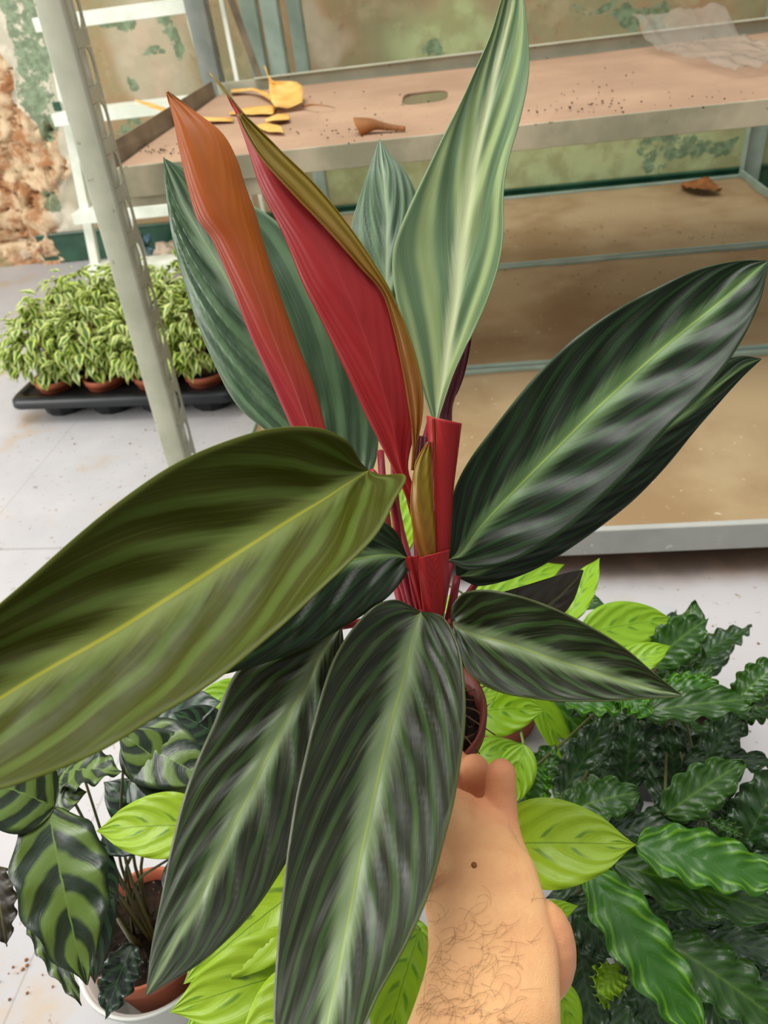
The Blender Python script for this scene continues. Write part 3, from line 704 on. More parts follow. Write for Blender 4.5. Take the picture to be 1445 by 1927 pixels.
# its olive inner margin peeping out on the right
rolled([((775, 885), (777, 885)), ((777, 831), (785, 831)), ((769, 773), (796, 775)), ((757, 702), (793, 712)), ((738, 612), (768, 622)), ((718, 548), (738, 556)), ((680, 505), (704, 498)), ((634, 452), (660, 432)), ((556, 368), (596, 352)), ((492, 296), (532, 288)), ((462, 246), (486, 242)), ((448, 214), (456, 214))],
       (.396, .376), [M['leaf_margin']], .15, name='leaf_margin')
# central rolled shoot with open top
rolled([((800, 1155), (834, 1155)), ((808, 1080), (842, 1080)), ((813, 1000), (848, 1000)), ((812, 920), (853, 920)), ((808, 850), (862, 850)), ((804, 782), (869, 797))], (.385, .375), [M['leaf_margin'], M['leaf_red']], 1, name='rolled_shoot', full=True, nu=33)
rolled([((812, 1100), (830, 1095)), ((792, 1060), (822, 1060)), ((777, 1000), (820, 1010)), ((772, 950), (816, 950)), ((776, 900), (813, 900)), ((786, 865), (812, 860)), ((806, 832), (809, 832))], (.379, .370), [M['leaf_margin'], M['leaf_red']], .6, name='shoot_margin')
# crimson leaf folded behind the tall one
rolled([((800, 900), (830, 900)), ((806, 840), (850, 830)), ((820, 770), (852, 765)), ((845, 700), (872, 705)), ((868, 660), (884, 650)), ((884, 618), (886, 618))], (.43, .44), [M['leaf_crimson'], M['leaf_crimson']], .5, name='folded_leaf')
rolled([((788, 1100), (812, 1100)), ((778, 1000), (806, 1000)), ((780, 900), (806, 900)), ((790, 820), (808, 820))], (.41, .42), [M['leaf_crimson'], M['leaf_crimson']], .6, name='sheath')
# sheaths near the crown
rolled([((806, 1190), (832, 1190)), ((796, 1150), (834, 1150)), ((790, 1100), (842, 1090)), ((786, 1050), (846, 1035))], (.384, .378), [M['leaf_red'], M['leaf_crimson']], .7, name='sheath')
rolled([((792, 1190), (806, 1190)), ((782, 1140), (804, 1140)), ((770, 1085), (800, 1085)), ((764, 1048), (796, 1045))], (.388, .385), [M['leaf_red'], M['leaf_crimson']], .6, name='sheath')
def stem(pts, r, mat='stem_red', parent=None, nm='stem'):
    P = spline([at(*p) for p in pts], 16)
    rr = [r[0]+(r[1]-r[0])*i/15 for i in range(16)] if isinstance(r, tuple) else r
    return MB().tube(P, rr, 10).build(nm, M[mat], parent or plant, smooth=True)
base = (800, 1330, .45)
stem([base, (790, 1200, .42), (752, 1040, .405), (738, 940, .40), (700, 888, .372)], (.003, .0018))
stem([base, (780, 1230, .43), (742, 1080, .43), (722, 930, .44), (716, 850, .455)], (.003, .0022))
stem([base, (770, 1200, .43), (728, 1000, .43), (690, 920, .455)], (.003, .002))
stem([base, (815, 1220, .42), (832, 1130, .40), (846, 1060, .396)], (.004, .0022))
stem([base, (830, 1230, .42), (850, 1140, .42), (860, 1085, .425)], (.004, .0022))
stem([base, (815, 1270, .42), (832, 1200, .405), (850, 1168, .40)], (.003, .002))
stem([base, (790, 1250, .42), (780, 1180, .395), (792, 1153, .376)], (.003, .002))
stem([base, (760, 1230, .43), (720, 1170, .415), (645, 1178, .396)], (.003, .002))
stem([base, (790, 1180, .42), (775, 1080, .40), (768, 1052, .392)], (.003, .002))
stem([base, (808, 1200, .42), (816, 1100, .40), (812, 950, .41), (800, 850, .43), (814, 790, .425)], (.006, .003))
stem([base, (800, 1150, .42), (790, 1000, .40)], (.006, .004))
stem([base, (835, 1180, .43), (900, 1130, .435), (930, 1130, .435)], (.002, .0015))
stem([base, (790, 1150, .43), (745, 950, .45), (742, 800, .46), (741, 700, .46)], (.003, .0018))
stem([base, (760, 1100, .42), (700, 1000, .42), (626, 925, .42)], (.003, .003))
stem([base, (845, 1180, .43), (880, 1120, .435), (905, 1085, .44)], (.003, .002))
# a few dry root threads on the soil
mb = MB()
for k in range(26):
    a = POT_C+Vector((random.uniform(.0, .036), random.uniform(-.03, .02), -.006))
    mb.tube(spline([a, a+Vector((random.uniform(-.01, .01), random.uniform(-.01, .01), .004)), a+Vector((random.uniform(-.018, .018), random.uniform(-.018, .018), 0))], 6), .0004, 4)
mb.build('root_fibres', M['twig'], plant, kind='stuff')

# ---------------------------------------------------------------- the arm and hand
def person():
    o = root('person', at(920, 1960, .33), 'bare hairy forearm and hand of a person gripping the dark-leaved plant\'s pot', 'person')
    mb = MB()
    # forearm, wrist and back of the hand: stations (left px, right px, y, depth, thickness ratio)
    st = [(520, 1160, 3000, .225, .9), (640, 1105, 2450, .262, .85), (740, 1068, 2060, .30, .75), (752, 1066, 1960, .305, .72), (782, 1064, 1880, .315, .66), (804, 1060, 1810, .325, .60), (806, 1045, 1740, .335, .56), (795, 1030, 1670, .345, .52), (790, 1012, 1610, .355, .48), (792, 987, 1575, .365, .44), (800, 964, 1538, .374, .42), (812, 928, 1500, .384, .38), (826, 892, 1468, .392, .34)]
    dy = [-60, -50, -36, -36, -30, -24, -12, 0, 6, 12, 20, 26, 28]
    k = 28; b0 = len(mb.v)
    L = spline([at(a, y, d) for a, b, y, d, q in st], 64); R = spline([at(b, y+dy[i_], d) for i_, (a, b, y, d, q) in enumerate(st)], 64)
    qs = [s[4] for s in st]
    for j in range(64):
        c = (L[j]+R[j])/2; h = (R[j]-L[j])/2; up = (CAM-c); up = (up-h.normalized()*up.dot(h.normalized())).normalized()
        f = j/63*(len(qs)-1); i0 = min(int(f), len(qs)-2); q = qs[i0]+(qs[i0+1]-qs[i0])*(f-i0)
        w_ = h.length
        for i in range(k):
            g = 2*math.pi*i/k
            # flattened oval cross section
            cx, sx = math.cos(g), math.sin(g)
            mb.v.append(c+h*(abs(cx)**.85*(1 if cx > 0 else -1))+up*(w_*q*(abs(sx)**.9*(1 if sx > 0 else -1)))-up*w_*q)
    for j in range(63):
        for i in range(k): mb.f.append([b0+j*k+i, b0+j*k+(i+1) % k, b0+(j+1)*k+(i+1) % k, b0+(j+1)*k+i])
    mb.f.append([b0+i for i in reversed(range(k))]); mb.f.append([b0+63*k+i for i in range(k)])
    def ball(p, r, sq=(1, 1, 1), dirs=None):
        X, Y, Z = dirs or (CR, CU, -FW); kk = 18; b = len(mb.v)
        for a in range(kk//2+1):
            th = math.pi*a/(kk//2)
            for i in range(kk):
                g = 2*math.pi*i/kk
                mb.v.append(p+X*(r*sq[0]*math.sin(th)*math.cos(g))+Y*(r*sq[1]*math.cos(th))+Z*(r*sq[2]*math.sin(th)*math.sin(g)))
        for a in range(kk//2):
            for i in range(kk): mb.f.append([b+a*kk+i, b+a*kk+(i+1) % kk, b+(a+1)*kk+(i+1) % kk, b+(a+1)*kk+i])
    # heel of the palm bulging on the right
    ball(at(1022, 1790, .352), .0165, (.95, 1.45, 1.0))
    ball(at(1000, 1850, .348), .014, (.9, 1.6, 1.0))
    # palm mass continuing under the back of the hand up to the knuckles
    mb.tube(spline([at(930, 1700, .362), at(915, 1620, .378), at(905, 1560, .392), at(898, 1530, .40)], 12), [.024, .0245, .023, .021, .020, .019, .018, .018, .017, .016, .015, .014], 18)
    mb.tube(spline([at(850, 1680, .365), at(840, 1600, .378), at(830, 1530, .392)], 10), .020, 16)
    def finger(pts, rs):
        P = spline([at(*p) for p in pts], 26); n = len(rs); rr = []
        for i in range(26):
            f = i/25*(n-1); a = min(int(f), n-2); rr.append(rs[a]+(rs[a+1]-rs[a])*(f-a))
        # rounded tip
        tipd = (P[-1]-P[-2]).normalized(); r = rr[-1]
        for g in (.35, .7, 1.0, 1.25, 1.45): P.append(P[25]+tipd*r*math.sin(g)); rr.append(r*math.cos(g))
        mb.tube(P, rr, 16)
    # fingers leaving the far side of the palm, curling up round the pot
    finger([(965, 1640, .375), (948, 1570, .388), (942, 1505, .394), (943, 1456, .394)], [.0115, .0096, .0088, .0086, .0080])      # little finger
    finger([(900, 1620, .395), (906, 1550, .412), (900, 1490, .416), (893, 1448, .412)], [.0115, .0102, .0095, .0094, .0086])     # ring finger
    finger([(840, 1600, .40), (845, 1520, .415), (848, 1460, .420), (852, 1432, .418)], [.0115, .0105, .0095, .0090, .0082])       # middle finger
    finger([(825, 1600, .392), (800, 1510, .398), (780, 1440, .395), (765, 1400, .385)], [.012, .0118, .011, .0105, .009])       # index finger
    finger([(815, 1650, .36), (770, 1590, .365), (725, 1510, .378), (700, 1440, .385)], [.0145, .013, .012, .0115, .010])        # thumb
    body = mb.build('arm_and_hand', M['skin'], o, smooth=True)
    r = body.modifiers.new('remesh', 'REMESH'); r.mode = 'VOXEL'; r.voxel_size = .0012; r.use_smooth_shade = True
    s = body.modifiers.new('smooth', 'SMOOTH'); s.iterations = 6; s.factor = .5
    # bake the modifiers so that the pink tint can be written on the finished skin
    dg = bpy.context.evaluated_depsgraph_get(); me = bpy.data.meshes.new_from_object(body.evaluated_get(dg)); body.modifiers.clear(); body.data = me
    for p in me.polygons: p.use_smooth = True
    if not me.materials: me.materials.append(M['skin'])
    off = wloc(body); vals = []
    tips = [(at(930, 1460, .398), .040), (at(892, 1455, .405), .034), (at(862, 1440, .41), .035), (at(1050, 1800, .345), .030)]
    for v in me.vertices:
        p = v.co+off; f = 0
        for c, rr in tips: f = max(f, 1-sstep(.35, 1, (p-c).length/rr))
        vals.append(f*.42)
    a = me.attributes.new('pink', 'FLOAT', 'POINT'); a.data.foreach_set('value', vals)
    # hairs and a small mole on the skin
    from mathutils.bvhtree import BVHTree
    bv = BVHTree.FromPolygons([v.co+off for v in me.vertices], [list(p.vertices) for p in me.polygons])
    hb = MB(); rnd = random.Random(4)
    for k_ in range(420):
        x, y = rnd.uniform(775, 1000), rnd.uniform(1690, 1935)
        if rnd.random() > (y-1640)/300*(1.15-(x-780)/260): continue
        pts = []; ang = rnd.uniform(-.5, 1.4); ln = rnd.uniform(20, 58); cv = rnd.uniform(-2.6, 2.6)
        for i in range(7):
            rr = ray(x, y).normalized(); hit = bv.ray_cast(CAM, rr)
            if not hit[0]: break
            pts.append(hit[0]+hit[1]*(.0003+.0012*math.sin(i/6*2.6)))
            x += math.cos(ang)*ln/6; y -= math.sin(ang)*ln/6; ang += cv/6
        if len(pts) == 7: hb.tube(pts, [.00006]*6+[.00002], 4)
    hb.build('arm_hair', M['hair'], o, smooth=True, kind='stuff')
    hit = bv.ray_cast(CAM, ray(892, 1628).normalized())
    if hit[0]:
        n = hit[1]; X = n.orthogonal().normalized(); Y = n.cross(X)
        MB().lathe(hit[0], [(.0015, -.0004), (.0014, .0004), (.0008, .0010), (.0001, .0011)], 12, (X, Y, n)).build('mole', M['dry_brown'], o, smooth=True)
person()

# ---------------------------------------------------------------- small-plant leaf blade
def blade(parent, b, t, width, mat, sag=.0, roll=0., wav=0., nw=5, fold=.15, prof=(.8, .35), nv=34, nu=11, curve=0., face=None, name='leaf', wfreqjit=True, under=None, seed=0):
    """b, t: world base and tip; width in metres; sag lifts/lowers the middle; roll turns the blade about its midrib"""
    b, t = Vector(b), Vector(t); ax = (t-b); ln = ax.length; axn = ax.normalized()
    fc = Vector(face) if face is not None else (CAM-(b+t)/2).normalized()*.65+Vector((0, 0, .8))
    side = axn.cross(fc).normalized(); up = side.cross(axn).normalized()
    mid = (b+t)/2+up*sag+side*curve
    rnd = random.Random(seed*31+int(ln*1e5)); ph = rnd.uniform(0, 6.28)
    rows = []
    for j in range(nv):
        x = j/(nv-1)
        p = b*(1-x)**2+mid*2*x*(1-x)+t*x*x
        tg = ((mid-b)*(1-x)+(t-mid)*x).normalized()
        sd = tg.cross(up).normalized(); nn = sd.cross(tg).normalized()
        c, s_ = math.cos(roll), math.sin(roll); sd2 = sd*c+nn*s_; n2 = nn*c-sd*s_
        a, e_ = prof
        wd = width/2*(math.sin(math.pi*x**.75)**a if 0 < x < 1 else 0)
        if x > .8: wd *= 1-((x-.8)/.2)**1.5*.6
        row = []
        for i in range(nu):
            s = -1+2*i/(nu-1)
            wv = wav*abs(s)**2*math.sin(2*math.pi*nw*x+ph+(.9 if s > 0 else 0))
            h = fold*wd*abs(s)**1.3+wv+ .04*wd*math.sin(2*math.pi*9*(x-.25*abs(s)))*(1-abs(s))
            row.append(p+sd2*(s*(wd+wav*.45*abs(s)*math.sin(2*math.pi*nw*x+ph+2+(1.3 if s > 0 else 0))*min(1, 8*x*(1-x))))+n2*h)
        rows.append(row)
    c = rows[nv//2]; a = rows[nv//2+1][nu//2]-rows[nv//2-1][nu//2]; bb = c[nu//2+1]-c[nu//2-1]
    nrm = bb.cross(a); flip = nrm.dot(fc) < 0
    mats = [M[mat]]+([M[under]] if under else [])
    return grid_mesh(name, rows, mats, parent, .0004, flip, mi_two=bool(under))
def pblade(parent, bp, tp, wpx, mat, **k):
    b, t = at(*bp), at(*tp); d = (bp[2]+tp[2])/2
    return blade(parent, b, t, wpx/FPX*d, mat, **k)
def plant_pot(parent, c, r, h, mat, soilmat='soil', square=False):
    c = Vector(c)
    MB().lathe(c, [(.0001, 0), (r*.72, 0), (r*.74, .003), (r*.94, h*.84), (r, h*.85), (r*1.02, h), (r*.96, h), (r*.9, h*.8)], 44).build('pot', M[mat], parent, smooth=True)
    V = []; nr, na = 10, 40
    for i in range(nr+1):
        for j in range(na):
            q = r*.93*i/nr; g = 2*math.pi*j/na
            V.append(c+Vector((q*math.cos(g), q*math.sin(g), h*.86+.004*random.random())))
    F = [[i*na+j, i*na+(j+1) % na, (i+1)*na+(j+1) % na, (i+1)*na+j] for i in range(nr) for j in range(na)]
    mesh('soil', V, F, M[soilmat], parent, smooth=False)
def petiole(parent, crown, b, r=.0013, mat='stem_green'):
    crown, b = Vector(crown), Vector(b); mid = (crown+b)/2+Vector((0, 0, .025))+(b-crown)*.0
    mid.x += (crown.x-b.x)*.18; mid.y += (crown.y-b.y)*.18
    MB().tube(spline([crown, mid, b], 9), [r*1.3-(r*.5)*i/8 for i in range(9)], 7).build('stem', M[mat], parent, smooth=True)
def make_plant(name, label, base, r, h, potmat, leaves, stemmat, group=None, cat='plant', fill=0, fillmat=(), fillr=(.1, .2), fillw=.05, fillz=(.12, .26), under=None, wav=0., nw=6, seed=1, filltilt=.2):
    o = root(name, base, label, cat, group); plant_pot(o, base, r, h, potmat)
    crown = Vector(base)+Vector((0, 0, h*.85)); rnd = random.Random(seed)
    for q, lf in enumerate(leaves):
        bp, tp, wpx, mat = lf[:4]; kw = dict(lf[4]) if len(lf) > 4 else {}
        st = kw.pop('stem', True); kw.setdefault('under', under); kw['seed'] = q
        if wav and 'wav' not in kw: kw['wav'] = wav; kw['nw'] = kw.get('nw', nw)
        if wav and 'prof' not in kw: kw['prof'] = (.55, 0)
        pblade(o, bp, tp, wpx, mat, **kw)
        if st: petiole(o, crown+Vector((rnd.uniform(-.25, .25)*r, rnd.uniform(-.25, .25)*r, 0)), at(*bp), mat=stemmat)
    for k_ in range(fill):
        g = 2*math.pi*(k_*.382+rnd.uniform(-.05, .05)); rr = rnd.uniform(.15, 1)
        z = fillz[0]+(fillz[1]-fillz[0])*rnd.random()
        d = Vector((math.cos(g), math.sin(g), 0))
        b = Vector(base)+d*(r*.4+fillr[0]*rr*.6)+Vector((0, 0, z))
        t = b+d*rnd.uniform(*fillr)+Vector((0, 0, rnd.uniform(-filltilt, filltilt*.4)*.4))
        blade(o, b, t, fillw*rnd.uniform(.75, 1.1), rnd.choice(fillmat), sag=rnd.uniform(.0, .025), roll=rnd.uniform(-.5, .5), under=under, wav=wav, nw=nw, face=(0, -.2, 1), nv=24, nu=9, seed=k_)
        petiole(o, crown, b, mat=stemmat)
    return o

# lime plant behind the held one
make_plant('lime_calathea', 'lime green leafy pot plant low behind the raised pot, right of the red stems', atz(985, 1395, 0)+Vector((-.02, .04, 0)), .06, .11, 'terracotta', [
    ((880, 1150, .70), (1062, 1062, .74), 75, 'leaf_lime', dict(sag=.012)),
    ((1062, 1172, .70), (1128, 1050, .70), 62, 'leaf_lime', dict(sag=.006, roll=.3)),
    ((1090, 1195, .66), (1268, 1166, .68), 92, 'leaf_lime', dict(sag=.01, roll=-.2)),
    ((880, 1345, .60), (1026, 1336, .58), 100, 'leaf_lime', dict(sag=.014, roll=-.3)),
    ((878, 1330, .56), (940, 1290, .57), 46, 'leaf_lime', dict(sag=.004)),
    ((860, 1440, .62), (985, 1400, .60), 60, 'leaf_lime', dict(sag=.01)),
    ((745, 1060, .72), (765, 905, .74), 62, 'leaf_lime', dict(sag=.004)),
    ((480, 1300, .68), (357, 1328, .66), 62, 'leaf_lime', dict(sag=.01)),
    ((1150, 1270, .62), (1262, 1215, .62), 60, 'leaf_lime', dict(sag=.01)),
    ((985, 1400, .56), (960, 1520, .55), 70, 'leaf_lime', dict(sag=.01)),
    ((1060, 1130, .75), (1140, 1140, .73), 44, 'leaf_wavy', dict(sag=.01)),
], 'stem_lime', under='leaf_lime', fill=6, fillmat=('leaf_lime', 'leaf_wavy'), fillr=(.07, .13), fillw=.05, fillz=(.1, .2), seed=5)
# lime plant at the bottom
make_plant('lime_calathea', 'bright lime leafy pot plant at the bottom centre beneath the drooping long leaves', atz(640, 1760, 0), .065, .12, 'terracotta', [
    ((925, 1588, .44), (1197, 1590, .42), 158, 'leaf_lime_big', dict(sag=.006, roll=-.25, stem=False)),
    ((900, 1570, .46), (1010, 1588, .432), 60, 'leaf_lime_big', dict(sag=.0)),
    ((400, 1555, .50), (181, 1564, .49), 118, 'leaf_lime_big', dict(sag=.012, roll=.1)),
    ((640, 1620, .53), (345, 1852, .48), 175, 'leaf_lime_big', dict(sag=.02, roll=.15)),
    ((640, 1810, .50), (318, 1905, .47), 165, 'leaf_lime_big', dict(sag=.02, roll=.3)),
    ((620, 1850, .47), (450, 2000, .44), 150, 'leaf_lime_big', dict(sag=.01)),
    ((640, 1640, .53), (480, 1640, .52), 90, 'leaf_lime', dict(sag=.01)),
    ((790, 1750, .46), (720, 1985, .42), 150, 'leaf_lime', dict(sag=.012, roll=.3)),
    ((740, 1740, .50), (820, 1850, .47), 90, 'leaf_lime', dict(sag=.01)),
    ((980, 1740, .48), (1088, 1704, .47), 52, 'leaf_lime', dict(sag=.004)),
    ((1040, 1840, .46), (1088, 1960, .45), 62, 'leaf_lime', dict(sag=.004)),
    ((400, 1700, .55), (430, 1930, .52), 120, 'leaf_lime', dict(sag=.01)),
    ((560, 1780, .52), (340, 1960, .50), 120, 'leaf_lime', dict(sag=.01)),
], 'stem_lime', under='leaf_lime', seed=6)
# wavy plants on the right
RW = dict(stem=False)
make_plant('wavy_calathea', 'dark green pot plant with wavy-edged leaves, upper one at the right edge', atz(1210, 1440, 0), .07, .12, 'black_plastic', [
    ((1262, 1320, .68), (1310, 1132, .70), 80, 'leaf_wavy', dict(sag=.01, roll=.3)),
    ((1225, 1250, .66), (1330, 1165, .67), 80, 'leaf_wavy', dict(sag=.01, roll=-.3)),
    ((1240, 1330, .66), (1342, 1252, .66), 66, 'leaf_wavy', dict(sag=.008)),
    ((1240, 1300, .64), (1355, 1290, .64), 50, 'leaf_wavy_bright', dict(sag=.01)),
    ((1205, 1340, .60), (1460, 1312, .60), 62, 'leaf_wavy', dict(sag=.008)),
    ((1160, 1300, .60), (1225, 1350, .58), 55, 'leaf_wavy_bright', dict(sag=.01)),
    ((1060, 1320, .60), (1200, 1325, .60), 60, 'leaf_wavy_bright', dict(sag=.01)),
    ((1312, 1448, .62), (1412, 1325, .62), 62, 'leaf_wavy_dark', dict(sag=.006)),
    ((1385, 1345, .62), (1475, 1325, .62), 52, 'leaf_wavy', dict(sag=.006)),
    ((1385, 1320, .60), (1475, 1240, .60), 62, 'leaf_wavy', dict(sag=.01)),
    ((1285, 1432, .62), (1470, 1435, .62), 44, 'leaf_wavy_dark', dict(sag=.006)),
    ((1250, 1535, .56), (1400, 1435, .57), 82, 'leaf_wavy', dict(sag=.012, roll=-.2)),
    ((1055, 1535, .56), (1205, 1492, .56), 84, 'leaf_wavy', dict(sag=.02)),
    ((1055, 1500, .62), (1160, 1335, .62), 72, 'leaf_wavy_dark', dict(sag=.01)),
    ((1175, 1490, .64), (1190, 1340, .64), 72, 'leaf_wavy_dark', dict(sag=.01)),
    ((1272, 1500, .64), (1256, 1365, .64), 66, 'leaf_wavy_dark', dict(sag=.01)),
    ((1000, 1490, .58), (1045, 1400, .58), 62, 'leaf_wavy', dict(sag=.01)),
    ((1010, 1440, .56), (1005, 1520, .55), 60, 'leaf_wavy_bright', dict(sag=.008)),
    ((1090, 1420, .66), (1120, 1370, .66), 36, 'leaf_wavy', dict(sag=.01)),
    ((1100, 1430, .68), (1300, 1380, .68), 70, 'leaf_wavy_dark', dict(sag=.01)),
    ((1230, 1440, .68), (1390, 1400, .68), 60, 'leaf_wavy_dark', dict(sag=.01)),
    ((1150, 1350, .68), (1250, 1290, .68), 70, 'leaf_wavy_dark', dict(sag=.01)),
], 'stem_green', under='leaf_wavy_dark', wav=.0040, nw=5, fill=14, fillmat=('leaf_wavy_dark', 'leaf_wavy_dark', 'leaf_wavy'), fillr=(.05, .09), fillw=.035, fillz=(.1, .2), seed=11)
make_plant('wavy_calathea', 'green pot plant with long wavy glossy leaves filling the bottom right corner', atz(1235, 1770, 0), .07, .12, 'black_plastic', [
    ((1090, 1575, .56), (1315, 1545, .56), 62, 'leaf_wavy_dark', dict(sag=.006)),
    ((1195, 1590, .53), (1480, 1662, .51), 105, 'leaf_wavy_bright', dict(sag=.012)),
    ((1150, 1625, .55), (1490, 1730, .52), 100, 'leaf_wavy', dict(sag=.012)),
    ((1108, 1640, .52), (1325, 1960, .47), 112, 'leaf_wavy_bright', dict(sag=.016)),
    ((1250, 1770, .54), (1480, 1935, .52), 112, 'leaf_wavy', dict(sag=.014)),
    ((1255, 1765, .56), (1490, 1795, .55), 80, 'leaf_wavy_dark', dict(sag=.01)),
    ((1180, 1720, .57), (1360, 1735, .56), 60, 'leaf_wavy_dark', dict(sag=.01)),
    ((1140, 1890, .52), (1118, 1815, .52), 30, 'leaf_lime', dict(sag=.004)),
    ((1165, 1830, .52), (1125, 1872, .51), 60, 'leaf_lime', dict(sag=.008)),
    ((1395, 1600, .55), (1480, 1440, .55), 100, 'leaf_wavy_dark', dict(sag=.01)),
    ((1350, 1590, .56), (1450, 1500, .56), 90, 'leaf_wavy_dark', dict(sag=.01)),
    ((1395, 1570, .54), (1330, 1545, .54), 30, 'leaf_wavy', dict(sag=.004)),
    ((1060, 1700, .56), (1160, 1800, .55), 90, 'leaf_wavy_dark', dict(sag=.01)),
    ((1180, 1790, .56), (1250, 1960, .53), 90, 'leaf_wavy_dark', dict(sag=.01)),
    ((1080, 1740, .57), (1120, 1960, .54), 100, 'leaf_wavy_dark', dict(sag=.01)),
    ((1300, 1840, .57), (1480, 1860, .56), 90, 'leaf_wavy_dark', dict(sag=.01)),
    ((1090, 1560, .60), (1180, 1640, .60), 80, 'leaf_wavy_dark', dict(sag=.01)),
    ((1330, 1500, .60), (1200, 1560, .60), 60, 'leaf_wavy_dark', dict(sag=.01)),
    ((1280, 1720, .58), (1470, 1710, .57), 70, 'leaf_wavy_dark', dict(sag=.01)),
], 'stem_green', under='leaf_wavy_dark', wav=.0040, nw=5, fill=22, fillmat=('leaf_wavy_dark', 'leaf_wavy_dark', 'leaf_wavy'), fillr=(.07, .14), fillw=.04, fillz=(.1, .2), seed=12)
# banded plant, lower left
lp = atz(275, 1752, .125); lp.z = 0
lpl = make_plant('banded_calathea', 'plant with dark and lime banded leaves in the white planter at lower left', lp, .056, .13, 'terracotta', [
    ((98, 1528, .52), (170, 1862, .47), 165, 'leaf_banded', dict(sag=.02, roll=.35, wav=.003, nw=4)),
    ((110, 1530, .52), (-60, 1470, .50), 150, 'leaf_banded', dict(sag=.015, roll=-.1)),
    ((375, 1500, .58), (225, 1385, .57), 120, 'leaf_banded', dict(sag=.012)),
    ((240, 1400, .58), (400, 1480, .57), 130, 'leaf_banded', dict(sag=.012)),
    ((120, 1470, .56), (238, 1462, .55), 96, 'leaf_banded', dict(sag=.02, roll=.3, wav=.003)),
    ((105, 1530, .54), (170, 1500, .54), 60, 'leaf_banded', dict(sag=.01)),
    ((200, 1580, .57), (285, 1612, .56), 62, 'leaf_banded_dark', dict(sag=.01)),
    ((190, 1640, .56), (185, 1860, .52), 76, 'leaf_banded_dark', dict(sag=.01, roll=.3)),
    ((255, 1785, .56), (205, 1925, .53), 74, 'leaf_banded_dark', dict(sag=.01, wav=.003)),
    ((310, 1400, .62), (200, 1350, .62), 80, 'leaf_banded_dark', dict(sag=.01)),
    ((300, 1370, .62), (420, 1330, .62), 90, 'leaf_banded_dark', dict(sag=.01)),
    ((420, 1400, .62), (330, 1350, .60), 80, 'leaf_banded_dark', dict(sag=.01)),
    ((130, 1600, .56), (230, 1700, .55), 90, 'leaf_banded_dark', dict(sag=.01)),
    ((120, 1560, .58), (130, 1760, .55), 60, 'leaf_brown', dict(sag=.01)),
    ((60, 1700, .56), (160, 1900, .51), 50, 'leaf_banded', dict(sag=.01, wav=.003)),
    ((0, 1640, .56), (20, 1790, .54), 60, 'leaf_brown', dict(sag=.01, wav=.003)),
    ((250, 1480, .62), (380, 1560, .62), 100, 'leaf_banded_dark', dict(sag=.01)),
    ((300, 1560, .62), (200, 1480, .62), 90, 'leaf_banded_dark', dict(sag=.01)),
    ((160, 1460, .60), (40, 1440, .60), 80, 'leaf_banded', dict(sag=.01)),
    ((330, 1620, .62), (400, 1720, .60), 90, 'leaf_banded_dark', dict(sag=.01)),
], 'stem_green', under='leaf_brown', seed=9)
tag(MB().lathe(lp+Vector((0, 0, .0)), [(.0001, .001), (.052, .001), (.056, .01), (.066, .108), (.070, .112), (.071, .108), (.088, .0), (.0001, -.0)][:6]+[(.068, .108), (.064, .106), (.054, .012), (.0001, .006)], 56).build('planter', M['white_plastic'], smooth=True),
    'white round planter holding the terracotta pot of the banded plant, bottom left', 'planter')
lpl.location.z += .007

# ---------------------------------------------------------------- tray of variegated figs
TR0 = atz(12, 755, .07); TR1 = atz(437, 740, .07)
tx = (TR1-TR0); tx.z = 0; TW = tx.length; tx.normalize(); ty = Vector((-tx.y, tx.x, 0)); TD = .44
def TP(a, b, z): return Vector((TR0.x, TR0.y, 0))+tx*a+ty*b+Vector((0, 0, z))
tray = root('plant_tray', TP(0, 0, 0), 'black plastic carrying tray full of small potted variegated figs on the floor', 'tray')
def rrect(a0, a1, b0, b1, r, z, k=5):
    pts = []
    for cx, cy, g0 in ((a1-r, b0+r, -90), (a1-r, b1-r, 0), (a0+r, b1-r, 90), (a0+r, b0+r, 180)):
        for i in range(k+1):
            g = math.radians(g0+90*i/k); pts.append(TP(cx+r*math.cos(g), cy+r*math.sin(g), z))
    return pts
rings = [rrect(.0, TW, 0, TD, .03, .045), rrect(-.002, TW+.002, -.002, TD+.002, .03, .048), rrect(.0, TW, 0, TD, .03, .064), rrect(.006, TW-.006, .006, TD-.006, .03, .070), rrect(.022, TW-.022, .022, TD-.022, .02, .070), rrect(.026, TW-.026, .026, TD-.026, .02, .062)]
V = [p for r in rings for p in r]; n_ = len(rings[0]); F = []
for i in range(len(rings)-1):
    for j in range(n_): F.append([i*n_+j, i*n_+(j+1) % n_, (i+1)*n_+(j+1) % n_, (i+1)*n_+j])
b = len(V); F.append([(len(rings)-1)*n_+j for j in range(n_)])
mesh('rim', V, F, M['black_plastic'], tray)
NX, NY = 4, 3; px_, py_ = (TW-.05)/NX, (TD-.05)/NY
for j in range(NY):
    for i in range(NX):
        c = TP(.025+px_*(i+.5), .025+py_*(j+.5), 0)
        MB().lathe(c, [(.0001, 0), (.048, 0), (.052, .004), (.060, .062)], 12).build('cell', M['black_plastic'], tray)
